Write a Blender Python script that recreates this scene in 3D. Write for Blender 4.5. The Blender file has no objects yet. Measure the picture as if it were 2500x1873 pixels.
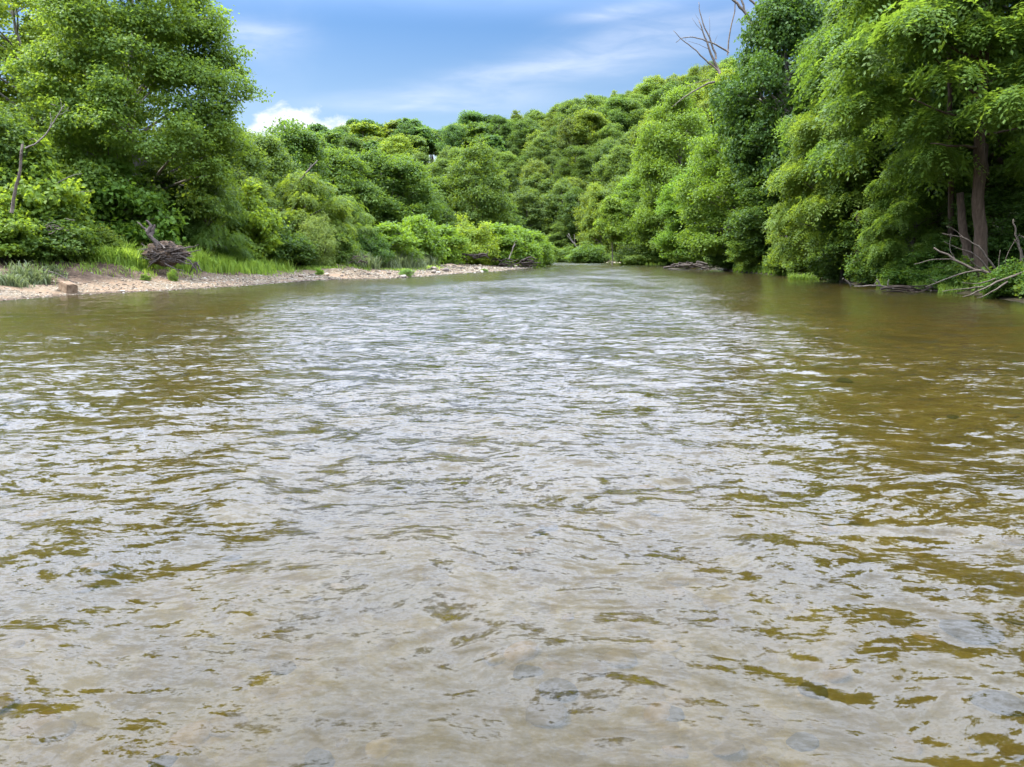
import bpy, math, random
import numpy as np
from mathutils import Vector, Matrix

random.seed(11)
rng = np.random.default_rng(11)
sc = bpy.context.scene
col = sc.collection
R = math.radians

# ------------------------------------------------------------------ camera
FPX, CW, CH = 1794.0, 2500.0, 1873.0
HOR = 622.0
CAMH = 2.0
PITCH = math.atan((CH / 2 - HOR) / FPX)
cam = bpy.data.cameras.new('camera')
cam.sensor_fit = 'HORIZONTAL'
cam.sensor_width = 36.0
cam.lens = FPX / CW * 36.0
cam.clip_start = 0.05
cam.clip_end = 6000.0
camo = bpy.data.objects.new('camera', cam)
col.objects.link(camo)
camo.location = (0, 0, CAMH)
camo.rotation_euler = (math.pi / 2 - PITCH, 0, 0)
sc.camera = camo

# ------------------------------------------------------------------ sun and sky
SUN_EL, SUN_AZ = 60.0, -90.0          # azimuth from +Y, negative = left
sv = Vector((math.sin(R(SUN_AZ)) * math.cos(R(SUN_EL)), math.cos(R(SUN_AZ)) * math.cos(R(SUN_EL)), math.sin(R(SUN_EL))))
sun = bpy.data.lights.new('sun', 'SUN')
sun.energy = 5.0
sun.angle = R(1.5)
sun.color = (1.0, 0.95, 0.86)
suno = bpy.data.objects.new('sun', sun)
col.objects.link(suno)
suno.rotation_euler = sv.to_track_quat('Z', 'Y').to_euler()

sc.view_settings.view_transform = 'Standard'
sc.view_settings.look = 'None'
sc.view_settings.gamma = 1.0
sc.view_settings.exposure = 0.74
sc.view_settings.use_curve_mapping = False

sc.render.engine = 'CYCLES'
cy = sc.cycles
cy.max_bounces = 7
cy.diffuse_bounces = 3
cy.glossy_bounces = 3
cy.transmission_bounces = 3
cy.transparent_max_bounces = 8
cy.caustics_reflective = False
cy.caustics_refractive = False
cy.sample_clamp_indirect = 4.0
cy.sample_clamp_direct = 12.0
cy.use_denoising = True
try:
    cy.denoiser = 'OPENIMAGEDENOISE'
except Exception:
    pass


class NT:
    """small node-tree helper"""
    def __init__(self, tree):
        self.t = tree
        self.n = tree.nodes
        self.l = tree.links

    def new(self, kind, **kw):
        nd = self.n.new(kind)
        for k, v in kw.items():
            setattr(nd, k, v)
        return nd

    def put(self, sock, v):
        if isinstance(v, bpy.types.NodeSocket):
            self.l.new(v, sock)
        else:
            sock.default_value = v

    def math(self, op, a, b=0.0, c=None, clamp=False):
        m = self.new('ShaderNodeMath', operation=op)
        m.use_clamp = clamp
        self.put(m.inputs[0], a)
        self.put(m.inputs[1], b)
        if c is not None:
            self.put(m.inputs[2], c)
        return m.outputs[0]

    def vmath(self, op, a, b=None, scale=None):
        m = self.new('ShaderNodeVectorMath', operation=op)
        self.put(m.inputs[0], a)
        if b is not None:
            self.put(m.inputs[1], b)
        if scale is not None:
            self.put(m.inputs['Scale'], scale)
        return m.outputs[0]

    def smooth(self, x, lo, hi, o0=0.0, o1=1.0):
        m = self.new('ShaderNodeMapRange', interpolation_type='SMOOTHSTEP')
        self.put(m.inputs[0], x)
        m.inputs[1].default_value = lo
        m.inputs[2].default_value = hi
        m.inputs[3].default_value = o0
        m.inputs[4].default_value = o1
        return m.outputs[0]

    def mix(self, f, a, b, blend='MIX'):
        m = self.new('ShaderNodeMix', data_type='RGBA', blend_type=blend)
        self.put(m.inputs[0], f)
        self.put(m.inputs[6], a)
        self.put(m.inputs[7], b)
        return m.outputs[2]

    def noise(self, vec, scale, detail=2.0, rough=0.5, dist=0.0, lac=2.0):
        m = self.new('ShaderNodeTexNoise')
        if vec is not None:
            self.put(m.inputs['Vector'], vec)
        m.inputs['Scale'].default_value = scale
        m.inputs['Detail'].default_value = detail
        m.inputs['Roughness'].default_value = rough
        m.inputs['Lacunarity'].default_value = lac
        m.inputs['Distortion'].default_value = dist
        return m

    def ramp(self, f, stops):
        m = self.new('ShaderNodeValToRGB')
        el = m.color_ramp.elements
        el[0].position, el[0].color = stops[0][0], (*stops[0][1], 1)
        el[1].position, el[1].color = stops[-1][0], (*stops[-1][1], 1)
        for p, c in stops[1:-1]:
            e = el.new(p)
            e.color = (*c, 1)
        self.put(m.inputs[0], f)
        return m.outputs[0]


def build_world():
    w = bpy.data.worlds.new('World')
    sc.world = w
    w.use_nodes = True
    g = NT(w.node_tree)
    g.n.clear()
    sky = g.new('ShaderNodeTexSky', sky_type='NISHITA')
    sky.sun_disc = False
    sky.sun_elevation = R(SUN_EL)
    sky.sun_rotation = R(SUN_AZ)
    sky.altitude = 200.0
    sky.air_density = 1.0
    sky.dust_density = 0.6
    sky.ozone_density = 2.0
    tc = g.new('ShaderNodeTexCoord')
    d = tc.outputs['Generated']
    sep = g.new('ShaderNodeSeparateXYZ')
    g.put(sep.inputs[0], d)
    x, y, z = sep.outputs
    # cloud layer coordinates: the direction carried up to a flat layer
    inv = g.math('DIVIDE', 1.0, g.math('MAXIMUM', g.math('ADD', z, 0.06), 0.02))
    comb = g.new('ShaderNodeCombineXYZ')
    g.put(comb.inputs[0], g.math('MULTIPLY', x, inv))
    g.put(comb.inputs[1], g.math('MULTIPLY', y, inv))
    layer = comb.outputs[0]
    vr = g.new('ShaderNodeVectorRotate', rotation_type='Z_AXIS')
    g.put(vr.inputs['Vector'], layer)
    vr.inputs['Angle'].default_value = R(62)
    st = g.vmath('MULTIPLY', vr.outputs[0], (0.35, 1.3, 1.0))
    wisps = g.noise(st, 1.1, 6.0, 0.58, 0.6)
    wisp = g.smooth(wisps.outputs[0], 0.46, 0.80)
    # thin high veil, thicker towards the zenith; brightness tuned for glare and scene light
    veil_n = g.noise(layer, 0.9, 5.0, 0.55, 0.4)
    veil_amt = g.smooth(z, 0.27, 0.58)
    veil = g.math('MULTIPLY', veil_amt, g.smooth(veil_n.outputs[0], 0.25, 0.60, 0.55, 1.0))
    # positions ahead in tangent coordinates (a, e)
    yy = g.math('MAXIMUM', y, 0.05)
    a = g.math('DIVIDE', x, yy)
    e = g.math('DIVIDE', z, yy)
    fwd = g.smooth(y, 0.25, 0.5)
    cae = g.new('ShaderNodeCombineXYZ')
    g.put(cae.inputs[0], a)
    g.put(cae.inputs[1], e)
    ae = cae.outputs[0]

    def streak(a0, e0, slope, halfw, halflen, amt):
        line = g.math('MULTIPLY_ADD', g.math('SUBTRACT', a, a0), slope, e0)
        ws = g.noise(g.vmath('MULTIPLY', ae, (5.0, 26.0, 1.0)), 1.0, 4.0, 0.55, 0.5)
        off = g.math('MULTIPLY', g.math('SUBTRACT', ws.outputs[0], 0.5), halfw * 2.4)
        v = g.math('DIVIDE', g.math('ADD', g.math('SUBTRACT', e, line), off), halfw)
        u = g.math('DIVIDE', g.math('SUBTRACT', a, a0), halflen)
        q = g.math('ADD', g.math('MULTIPLY', v, v), g.math('MULTIPLY', u, u))
        return g.math('MULTIPLY', g.math('MULTIPLY', g.math('EXPONENT', g.math('MULTIPLY', q, -1.0)), amt), fwd)
    s1 = streak(0.06, 0.236, 0.155, 0.017, 0.17, 0.38)
    s2 = streak(-0.10, 0.195, 0.02, 0.013, 0.15, 0.28)
    s3 = streak(0.14, 0.306, 0.10, 0.011, 0.06, 0.36)
    s4 = streak(-0.33, 0.275, -0.1, 0.020, 0.06, 0.30)
    s5 = streak(0.20, 0.282, 0.16, 0.016, 0.14, 0.22)
    wsum = s1
    for s_ in (s2, s3, s4, s5):
        wsum = g.math('ADD', wsum, s_)
    wsum = g.math('MULTIPLY', wsum, g.smooth(g.noise(g.vmath('MULTIPLY', ae, (8.0, 40.0, 1.0)), 1.0, 5.0, 0.6, 0.8).outputs[0], 0.25, 0.70, 0.45, 1.2))
    behind = g.math('MULTIPLY', wisp, g.smooth(z, 0.05, 0.35, 0.15, 0.8))
    wsum = g.math('ADD', wsum, g.math('MULTIPLY', behind, g.math('SUBTRACT', 1.0, g.math('MULTIPLY', fwd, 0.85))))
    # cumulus low over the trees: rounded top edge broken by noise
    cn = g.noise(g.vmath('MULTIPLY', ae, (1.0, 1.35, 1.0)), 26.0, 7.0, 0.58, 0.25)
    top = g.math('MULTIPLY_ADD', g.math('ABSOLUTE', g.math('SUBTRACT', a, -0.297)), -0.30, 0.198)
    right_drop = g.math('MULTIPLY', g.math('MAXIMUM', g.math('SUBTRACT', -0.30, a), 0.0), -0.35)
    top = g.math('ADD', top, right_drop)
    body = g.math('ADD', g.math('SUBTRACT', top, e), g.math('MULTIPLY', g.math('SUBTRACT', cn.outputs[0], 0.56), 0.055))
    cum = g.math('MULTIPLY', g.smooth(body, -0.003, 0.012), fwd)
    cum = g.math('MULTIPLY', cum, g.smooth(e, 0.145, 0.175, 0.55, 1.0))
    # colours: keep the sky texture, cooler and paler low down
    tint = g.mix(g.smooth(z, 0.15, 0.36), (0.97, 1.0, 1.02, 1), (0.56, 0.86, 1.12, 1))
    base = g.mix(1.0, sky.outputs[0], tint, 'MULTIPLY')
    bright = 8.3
    c_w = (0.86 * bright, 0.90 * bright, 1.0 * bright, 1)
    out = g.mix(g.math('MINIMUM', wsum, 0.9), base, c_w)
    cshade = g.smooth(g.noise(g.vmath('MULTIPLY', ae, (1.0, 1.8, 1.0)), 30.0, 5.0, 0.6).outputs[0], 0.3, 0.7)
    ccol = g.mix(cshade, (0.74 * bright, 0.80 * bright, 0.90 * bright, 1), (0.90 * bright, 0.92 * bright, 0.95 * bright, 1))
    out = g.mix(cum, out, ccol)
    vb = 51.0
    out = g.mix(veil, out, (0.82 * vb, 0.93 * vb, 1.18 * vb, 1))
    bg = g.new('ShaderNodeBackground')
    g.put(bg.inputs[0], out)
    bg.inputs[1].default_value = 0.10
    wo = g.new('ShaderNodeOutputWorld')
    g.l.new(bg.outputs[0], wo.inputs[0])


build_world()


# ------------------------------------------------------------------ maths of the place
CP, SP = math.cos(PITCH), math.sin(PITCH)


def zrow(py, Y):
    yc = (py - CH / 2) / FPX
    return CAMH + Y * (-SP - yc * CP) / (CP - yc * SP)


def xcol(px, Y, z):
    return (px - CW / 2) / FPX * (Y * CP + (CAMH - z) * SP)


def wpt(px, py):
    yc = (py - CH / 2) / FPX
    t = CAMH / (SP + yc * CP)
    return ((px - CW / 2) / FPX * t, t * (CP - yc * SP))


LEFT = [(-26, -300), (-25, -30), (-24, 8)] + [wpt(*p) for p in (
    (0, 735), (171, 720), (350, 712), (480, 705), (633, 695), (745, 686), (850, 681), (944, 680), (1016, 676),
    (1070, 671), (1142, 666.5), (1197, 663), (1287, 655), (1323, 650.5))] + [(2, 141), (-14, 150), (-50, 163), (-130, 185), (-420, 215)]
RIGHT = [(-420, 300), (-130, 262), (-45, 243), (8, 229), (23, 206), (31, 176), (31.5, 145), (29.5, 118), (27.5, 100)] + [wpt(*p) for p in (
    (1790, 664), (1900, 672), (1997, 679), (2085, 695), (2182, 702), (2291, 713), (2394, 721), (2500, 740))] + [(21, 8), (22, -30), (24, -300)]
POLY = np.array(LEFT + RIGHT)


def chain_dist(P, chain):
    best = np.full(len(P), 1e9)
    for (ax, ay), (bx, by) in zip(chain[:-1], chain[1:]):
        dx, dy = bx - ax, by - ay
        t = np.clip(((P[:, 0] - ax) * dx + (P[:, 1] - ay) * dy) / (dx * dx + dy * dy), 0, 1)
        d = np.hypot(P[:, 0] - ax - t * dx, P[:, 1] - ay - t * dy)
        best = np.minimum(best, d)
    return best


def in_water(P):
    ins = np.zeros(len(P), bool)
    n = len(POLY)
    for i in range(n):
        x1, y1 = POLY[i]
        x2, y2 = POLY[(i + 1) % n]
        if y1 == y2:
            continue
        c = ((y1 > P[:, 1]) != (y2 > P[:, 1])) & (P[:, 0] < (x2 - x1) * (P[:, 1] - y1) / (y2 - y1) + x1)
        ins ^= c
    return ins


_nd = []
_r2 = np.random.default_rng(5)
for k in range(14):
    th = _r2.uniform(0, 2 * math.pi)
    _nd.append((math.cos(th), math.sin(th), _r2.uniform(0, 6.28), _r2.uniform(0.75, 1.35)))


def wob(x, y, lam):
    """smooth noise of wavelength lam, about -1..1"""
    s = 0
    for i, (cx, cy_, ph, f) in enumerate(_nd):
        s = s + np.sin((x * cx + y * cy_) * 6.283 * f / lam + ph + 1.3 * np.sin((x * cy_ - y * cx) * 3.1 / lam + ph * 2))
    return s / 5.0


def terrain(P):
    """height, signed distance to the shore (land +), left-side flag"""
    P = np.asarray(P, float).reshape(-1, 2)
    x, y = P[:, 0], P[:, 1]
    dl, dr = chain_dist(P, LEFT), chain_dist(P, RIGHT)
    sd = np.minimum(dl, dr)
    left = dl < dr
    wat = in_water(P)
    # small wobble of the shore
    sdn = sd + wob(x, y, 7.0) * 0.18 * np.clip(sd / 1.0, 0, 1)
    zl = np.interp(sdn, [0, 1, 2.5, 4, 5.4, 6.8, 8.2, 12, 40, 100, 3000], [0, .10, .26, .48, .85, 1.38, 1.62, 1.85, 2.3, 2.6, 6])
    zl2 = np.interp(sdn, [0, 1, 2.5, 4, 7, 10, 13, 18, 40, 100, 3000], [0, .08, .22, .36, .68, 1.0, 1.25, 1.6, 2.2, 2.6, 6])
    far = np.clip((y - 54) / 20, 0, 1)
    zl = zl * (1 - far) + zl2 * far
    zl = zl + wob(x, y, 3.2) * 0.16 * np.clip((sd - 3.2) / 2, 0, 1) + wob(y, x, 1.1) * 0.06 * np.clip((sd - 3.6) / 1.5, 0, 1) + wob(x, y, 1.7) * 0.035 * np.clip(sd / 2, 0, 1)
    cap = np.interp(x, [-300, -150, -40, 0, 30, 70, 130, 300], [40, 45, 46, 47, 54, 70, 84, 92])
    slope = np.interp(sdn, [0, .5, 1.5, 4, 10, 260], [0, .35, .75, 1.3, 4.2, 195])
    near = np.clip((y - 20) / 60, 0.25, 1)          # gentler close by, where the trees stand on a flat shelf
    hill = slope * near
    hill = cap * np.tanh(hill / cap)
    zr = hill + wob(x, y, 6.0) * 0.12 * np.clip(sd / 4, 0, 1) + wob(x, y, 45.0) * 1.6 * np.clip((sd - 20) / 30, 0, 1)
    zland = np.where(left, zl, zr)
    zland = np.maximum(zland, 0.01)
    depth = np.interp(sd, [0, 1, 4, 10, 18, 23], [0.0, .10, .30, .46, .52, .50])
    depth = depth * (1 + 0.22 * wob(x, y, 6.0)) + 0.03 * wob(x, y, 0.9)
    zb = -np.maximum(depth, 0.01)
    z = np.where(wat, zb, zland)
    return z, np.where(wat, -sd, sd), left


def gz(x, y):
    return float(terrain([(x, y)])[0][0])


# ------------------------------------------------------------------ mesh helpers
def raw_mesh(name, V, F, mats, attrs=None, smooth=False, midx=None):
    """V (n,3), F (m,k) all faces with k corners"""
    V = np.ascontiguousarray(V, np.float32)
    F = np.ascontiguousarray(F, np.int32)
    me = bpy.data.meshes.new(name)
    m, k = F.shape
    me.vertices.add(len(V))
    me.vertices.foreach_set('co', V.ravel())
    me.loops.add(m * k)
    me.loops.foreach_set('vertex_index', F.ravel())
    me.polygons.add(m)
    me.polygons.foreach_set('loop_start', np.arange(0, m * k, k, dtype=np.int32))
    try:
        me.polygons.foreach_set('loop_total', np.full(m, k, np.int32))
    except Exception:
        pass
    if smooth:
        me.polygons.foreach_set('use_smooth', np.ones(m, bool))
    if midx is not None:
        me.polygons.foreach_set('material_index', np.ascontiguousarray(midx, np.int32))
    for an, av in (attrs or {}).items():
        a = me.attributes.new(an, 'FLOAT', 'POINT')
        a.data.foreach_set('value', np.ascontiguousarray(av, np.float32))
    for mt in (mats if isinstance(mats, (list, tuple)) else [mats]):
        me.materials.append(mt)
    me.update(calc_edges=True)
    return me


def link(name, data, parent=None, loc=(0, 0, 0), rot=(0, 0, 0), scale=(1, 1, 1)):
    o = bpy.data.objects.new(name, data)
    col.objects.link(o)
    o.location = loc
    o.rotation_euler = rot
    o.scale = scale
    if parent is not None:
        o.parent = parent
    return o


def tag(o, label=None, cat=None, group=None, kind=None):
    if label:
        o['label'] = label
    if cat:
        o['category'] = cat
    if group:
        o['group'] = group
    if kind:
        o['kind'] = kind
    return o


def unit(v):
    n = np.linalg.norm(v, axis=-1, keepdims=True)
    return v / np.maximum(n, 1e-9)


def rdir(n, r=rng):
    return unit(r.normal(size=(n, 3)))


def tubes_arrays(lines, sides=6):
    """lines: list of (points (n,3), radii (n,)) -> V, F quads"""
    Vs, Fs, off = [], [], 0
    ang = np.linspace(0, 2 * math.pi, sides, endpoint=False)
    ca, sa = np.cos(ang), np.sin(ang)
    for P, r in lines:
        P = np.asarray(P, float)
        r = np.asarray(r, float)
        n = len(P)
        T = unit(np.gradient(P, axis=0))
        ref = np.array([0.0, 0, 1]) if abs(T[:, 2]).mean() < 0.8 else np.array([1.0, 0, 0])
        A = unit(np.cross(T, ref))
        B = np.cross(T, A)
        ring = P[:, None, :] + r[:, None, None] * (ca[None, :, None] * A[:, None, :] + sa[None, :, None] * B[:, None, :])
        Vs.append(ring.reshape(-1, 3))
        i = np.arange(n - 1)[:, None] * sides
        j = np.arange(sides)[None, :]
        j2 = (j + 1) % sides
        q = np.stack([i + j, i + j2, i + sides + j2, i + sides + j], -1).reshape(-1, 4)
        Fs.append(q + off)
        # caps as degenerate-free fans of quads
        for base in (0, (n - 1) * sides):
            for t in range(1, sides - 1, 2):
                Fs.append(np.array([[base, base + t, base + min(t + 1, sides - 1), base + min(t + 2, sides - 1)]]) + off if t + 2 < sides else np.zeros((0, 4), int))
        off += n * sides
    return np.concatenate(Vs), np.concatenate([f for f in Fs if len(f)])


def tube_mesh(name, lines, mat, sides=6):
    V, F = tubes_arrays(lines, sides)
    return raw_mesh(name, V, F, mat, smooth=True)


def bez(p0, p1, p2, n=6):
    t = np.linspace(0, 1, n)[:, None]
    p0, p1, p2 = map(np.asarray, (p0, p1, p2))
    return (1 - t) ** 2 * p0 + 2 * t * (1 - t) * p1 + t * t * p2


def wiggle(p0, p1, n, amp, r):
    """a crooked line from p0 to p1"""
    t = np.linspace(0, 1, n)[:, None]
    P = np.asarray(p0) * (1 - t) + np.asarray(p1) * t
    L = np.linalg.norm(np.asarray(p1) - np.asarray(p0))
    off = np.cumsum(r.normal(size=(n, 3)), 0) * amp * L / math.sqrt(n)
    off -= off[0] * (1 - t) + off[-1] * t * 0.5
    return P + off * np.sin(t * math.pi * 0.9)


def leaf_arrays(P, N, D, ln, wd, fold=0.18, tint=None):
    n = len(P)
    N = unit(N)
    D = unit(D - N * (D * N).sum(1, keepdims=True))
    S = np.cross(N, D)
    ln = np.broadcast_to(ln, n)[:, None]
    wd = np.broadcast_to(wd, n)[:, None]
    mid = P + D * ln * 0.45
    up = N * wd * fold
    V = np.stack([P, mid + S * wd * .5 + up, P + D * ln, mid - S * wd * .5 + up], 1).reshape(-1, 3)
    b = np.arange(n)[:, None] * 4
    F = np.concatenate([b + np.array([[0, 1, 2]]), b + np.array([[0, 2, 3]])], 1).reshape(-1, 3)
    tt = np.repeat(rng.random(n) if tint is None else tint, 4)
    return V, F, tt


def leaf_mesh(name, P, N, D, ln, wd, mat, fold=0.18, tint=None):
    V, F, tt = leaf_arrays(P, N, D, ln, wd, fold, tint)
    return raw_mesh(name, V, F, mat, {'tint': tt})


# ------------------------------------------------------------------ materials
def new_mat(name):
    m = bpy.data.materials.new(name)
    m.use_nodes = True
    g = NT(m.node_tree)
    g.n.clear()
    out = g.new('ShaderNodeOutputMaterial')
    return m, g, out


def leaf_mat(name, c0, c1, trans, tf=0.42, rough=0.55, spec=0.22):
    m, g, out = new_mat(name)
    at = g.new('ShaderNodeAttribute', attribute_name='tint')
    oi = g.new('ShaderNodeObjectInfo')
    c = g.mix(at.outputs['Fac'], (*c0, 1), (*c1, 1))
    c = g.mix(1.0, c, oi.outputs['Color'], 'MULTIPLY')
    tcol = g.mix(1.0, (*trans, 1), oi.outputs['Color'], 'MULTIPLY')
    p = g.new('ShaderNodeBsdfPrincipled')
    g.put(p.inputs['Base Color'], c)
    p.inputs['Roughness'].default_value = rough
    p.inputs['Specular IOR Level'].default_value = spec
    t = g.new('ShaderNodeBsdfTranslucent')
    g.put(t.inputs['Color'], tcol)
    mx = g.new('ShaderNodeMixShader')
    mx.inputs[0].default_value = tf
    g.l.new(p.outputs[0], mx.inputs[1])
    g.l.new(t.outputs[0], mx.inputs[2])
    g.l.new(mx.outputs[0], out.inputs[0])
    return m


def plain_mat(name, stops, scale, rough=0.9, detail=6, stretch=(1, 1, 1), bump=0.4, bdist=0.02, spec=0.2):
    m, g, out = new_mat(name)
    tc = g.new('ShaderNodeTexCoord')
    v = g.vmath('MULTIPLY', tc.outputs['Object'], stretch)
    oi = g.new('ShaderNodeObjectInfo')
    v = g.vmath('ADD', v, g.vmath('SCALE', (17.0, 9.0, 5.0), scale=oi.outputs['Random']))
    n = g.noise(v, scale, detail, 0.6, 0.4)
    c = g.ramp(n.outputs[0], stops)
    c = g.mix(1.0, c, oi.outputs['Color'], 'MULTIPLY')
    p = g.new('ShaderNodeBsdfPrincipled')
    g.put(p.inputs['Base Color'], c)
    p.inputs['Roughness'].default_value = rough
    p.inputs['Specular IOR Level'].default_value = spec
    if bump:
        b = g.new('ShaderNodeBump')
        b.inputs['Strength'].default_value = bump
        b.inputs['Distance'].default_value = bdist
        g.put(b.inputs['Height'], n.outputs[0])
        g.l.new(b.outputs[0], p.inputs['Normal'])
    g.l.new(p.outputs[0], out.inputs[0])
    return m


M = {}
M['syc'] = leaf_mat('sycamore leaf', (.062, .115, .018), (.115, .180, .028), (.27, .38, .030), tf=.44)
M['gen'] = leaf_mat('broad leaf', (.046, .090, .015), (.094, .146, .022), (.215, .30, .024), tf=.42)
M['hill'] = leaf_mat('hill leaf', (.048, .094, .018), (.096, .150, .024), (.21, .29, .026), tf=.40)
M['dark'] = leaf_mat('vine leaf', (.026, .068, .012), (.060, .115, .018), (.12, .21, .018), tf=.36)
M['lime'] = leaf_mat('lime leaf', (.095, .155, .020), (.140, .205, .026), (.27, .38, .022), tf=.45)
M['walnut'] = leaf_mat('walnut leaflet', (.054, .104, .018), (.098, .152, .024), (.20, .285, .026), tf=.45)
M['willow'] = leaf_mat('willow leaf', (.115, .175, .040), (.165, .225, .052), (.27, .36, .06), tf=.42)
M['grass'] = leaf_mat('grass blade', (.135, .22, .032), (.21, .305, .048), (.36, .49, .055), tf=.5)
M['sage'] = leaf_mat('grey green leaf', (.10, .13, .060), (.14, .165, .075), (.20, .25, .08), tf=.35)
M['bark'] = plain_mat('bark', [(.25, (.055, .042, .032)), (.55, (.13, .105, .085)), (.8, (.22, .19, .16))], 3.5, stretch=(3, 3, .6), bump=.7, bdist=.05)
M['pale_bark'] = plain_mat('pale bark', [(.25, (.09, .074, .058)), (.5, (.19, .168, .145)), (.75, (.32, .30, .27))], 2.0, stretch=(2, 2, .6), bump=.3)
M['dead'] = plain_mat('weathered wood', [(.25, (.085, .07, .056)), (.55, (.165, .142, .118)), (.8, (.26, .232, .20))], 4.0, stretch=(1.5, 1.5, 1.5), bump=.5, bdist=.02)
M['root'] = plain_mat('grey root wood', [(.25, (.034, .026, .021)), (.55, (.082, .066, .056)), (.8, (.155, .132, .115))], 5.0, bump=.6, bdist=.02)
M['soil'] = plain_mat('root soil', [(.25, (.045, .030, .020)), (.55, (.105, .070, .045)), (.8, (.17, .12, .08))], 6.0, bump=.9, bdist=.06)
M['stone'] = plain_mat('river stone', [(.2, (.20, .165, .13)), (.5, (.36, .31, .255)), (.8, (.50, .455, .40))], 3.0, bump=.4, bdist=.02)
M['block'] = plain_mat('sandstone block', [(.2, (.075, .048, .028)), (.5, (.15, .10, .06)), (.8, (.22, .16, .105))], 4.0, bump=.6, bdist=.02)


def ground_mat():
    m, g, out = new_mat('ground')
    geo = g.new('ShaderNodeNewGeometry')
    pos = geo.outputs['Position']
    A = lambda n: g.new('ShaderNodeAttribute', attribute_name=n).outputs['Fac']
    sd, side = A('shore'), A('left')
    sepp = g.new('ShaderNodeSeparateXYZ')
    g.put(sepp.inputs[0], pos)
    # gravel: cells of stone in many tones
    vo = g.new('ShaderNodeTexVoronoi')
    vo.inputs['Scale'].default_value = 9.0
    g.put(vo.inputs['Vector'], pos)
    sc_ = g.new('ShaderNodeSeparateColor')
    g.put(sc_.inputs[0], vo.outputs['Color'])
    grav = g.ramp(sc_.outputs[0], [(0, (.055, .037, .021)), (.35, (.11, .079, .047)), (.7, (.155, .121, .077)), (1, (.22, .188, .138))])
    big = g.noise(pos, .35, 4, .6)
    grav = g.mix(g.smooth(big.outputs[0], .35, .7), grav, (.17, .11, .065, 1))
    dirtn = g.noise(pos, 1.7, 8, .62)
    dirt = g.ramp(dirtn.outputs[0], [(.28, (.026, .017, .011)), (.5, (.078, .050, .031)), (.74, (.165, .118, .078))])
    litn = g.noise(pos, 2.3, 8, .65)
    litter = g.ramp(litn.outputs[0], [(.3, (.022, .020, .010)), (.55, (.055, .050, .022)), (.75, (.09, .09, .03))])
    # river bed: cobbles, pale gravel, olive algae
    vb = g.new('ShaderNodeTexVoronoi')
    vb.inputs['Scale'].default_value = 5.5
    vb.inputs['Randomness'].default_value = 1.0
    g.put(vb.inputs['Vector'], g.vmath('ADD', pos, g.vmath('SCALE', g.noise(pos, 3.0, 3).outputs['Color'], scale=.25)))
    sb = g.new('ShaderNodeSeparateColor')
    g.put(sb.inputs[0], vb.outputs['Color'])
    bed = g.ramp(sb.outputs[0], [(0, (.14, .11, .08)), (.25, (.36, .28, .21)), (.55, (.44, .40, .30)), (.8, (.36, .34, .33)), (1, (.60, .56, .46))])
    fine = g.noise(pos, 22.0, 5, .65)
    bed = g.mix(.45, bed, g.ramp(fine.outputs[0], [(.3, (.25, .185, .115)), (.5, (.46, .37, .265)), (.7, (.68, .585, .47))]))
    patch = g.noise(pos, .55, 6, .6, .6)
    bed = g.mix(g.smooth(patch.outputs[0], .38, .68, .10, .75), bed, g.mix(fine.outputs[0], (.10, .075, .022, 1), (.24, .19, .075, 1)))
    # zones
    wet = g.smooth(sd, -.7, -.15)
    k = g.math('ADD', sd, g.math('MULTIPLY', g.math('SUBTRACT', dirtn.outputs[0], .5), 2.6))
    k = g.math('SUBTRACT', k, g.smooth(sepp.outputs[1], 54.0, 76.0, 0.0, 3.2))
    land_l = g.mix(g.smooth(k, 3.0, 5.0), grav, dirt)
    land_l = g.mix(g.smooth(k, 8.0, 9.5), land_l, litter)
    land_r = g.mix(.15, litter, dirt)
    land = g.mix(side, land_r, land_l)
    land = g.mix(g.smooth(g.math('ADD', sd, g.math('MULTIPLY', g.math('SUBTRACT', litn.outputs[0], .5), .8)), .15, .75), g.mix(1.0, land, (.40, .37, .33, 1), 'MULTIPLY'), land)
    c = g.mix(wet, bed, land)
    p = g.new('ShaderNodeBsdfPrincipled')
    g.put(p.inputs['Base Color'], c)
    p.inputs['Roughness'].default_value = .9
    p.inputs['Specular IOR Level'].default_value = .2
    b = g.new('ShaderNodeBump')
    b.inputs['Strength'].default_value = .6
    b.inputs['Distance'].default_value = .06
    g.put(b.inputs['Height'], g.math('ADD', g.math('MULTIPLY', vo.outputs['Distance'], -1.0), litn.outputs[0]))
    g.l.new(b.outputs[0], p.inputs['Normal'])
    g.l.new(p.outputs[0], out.inputs[0])
    return m


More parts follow.
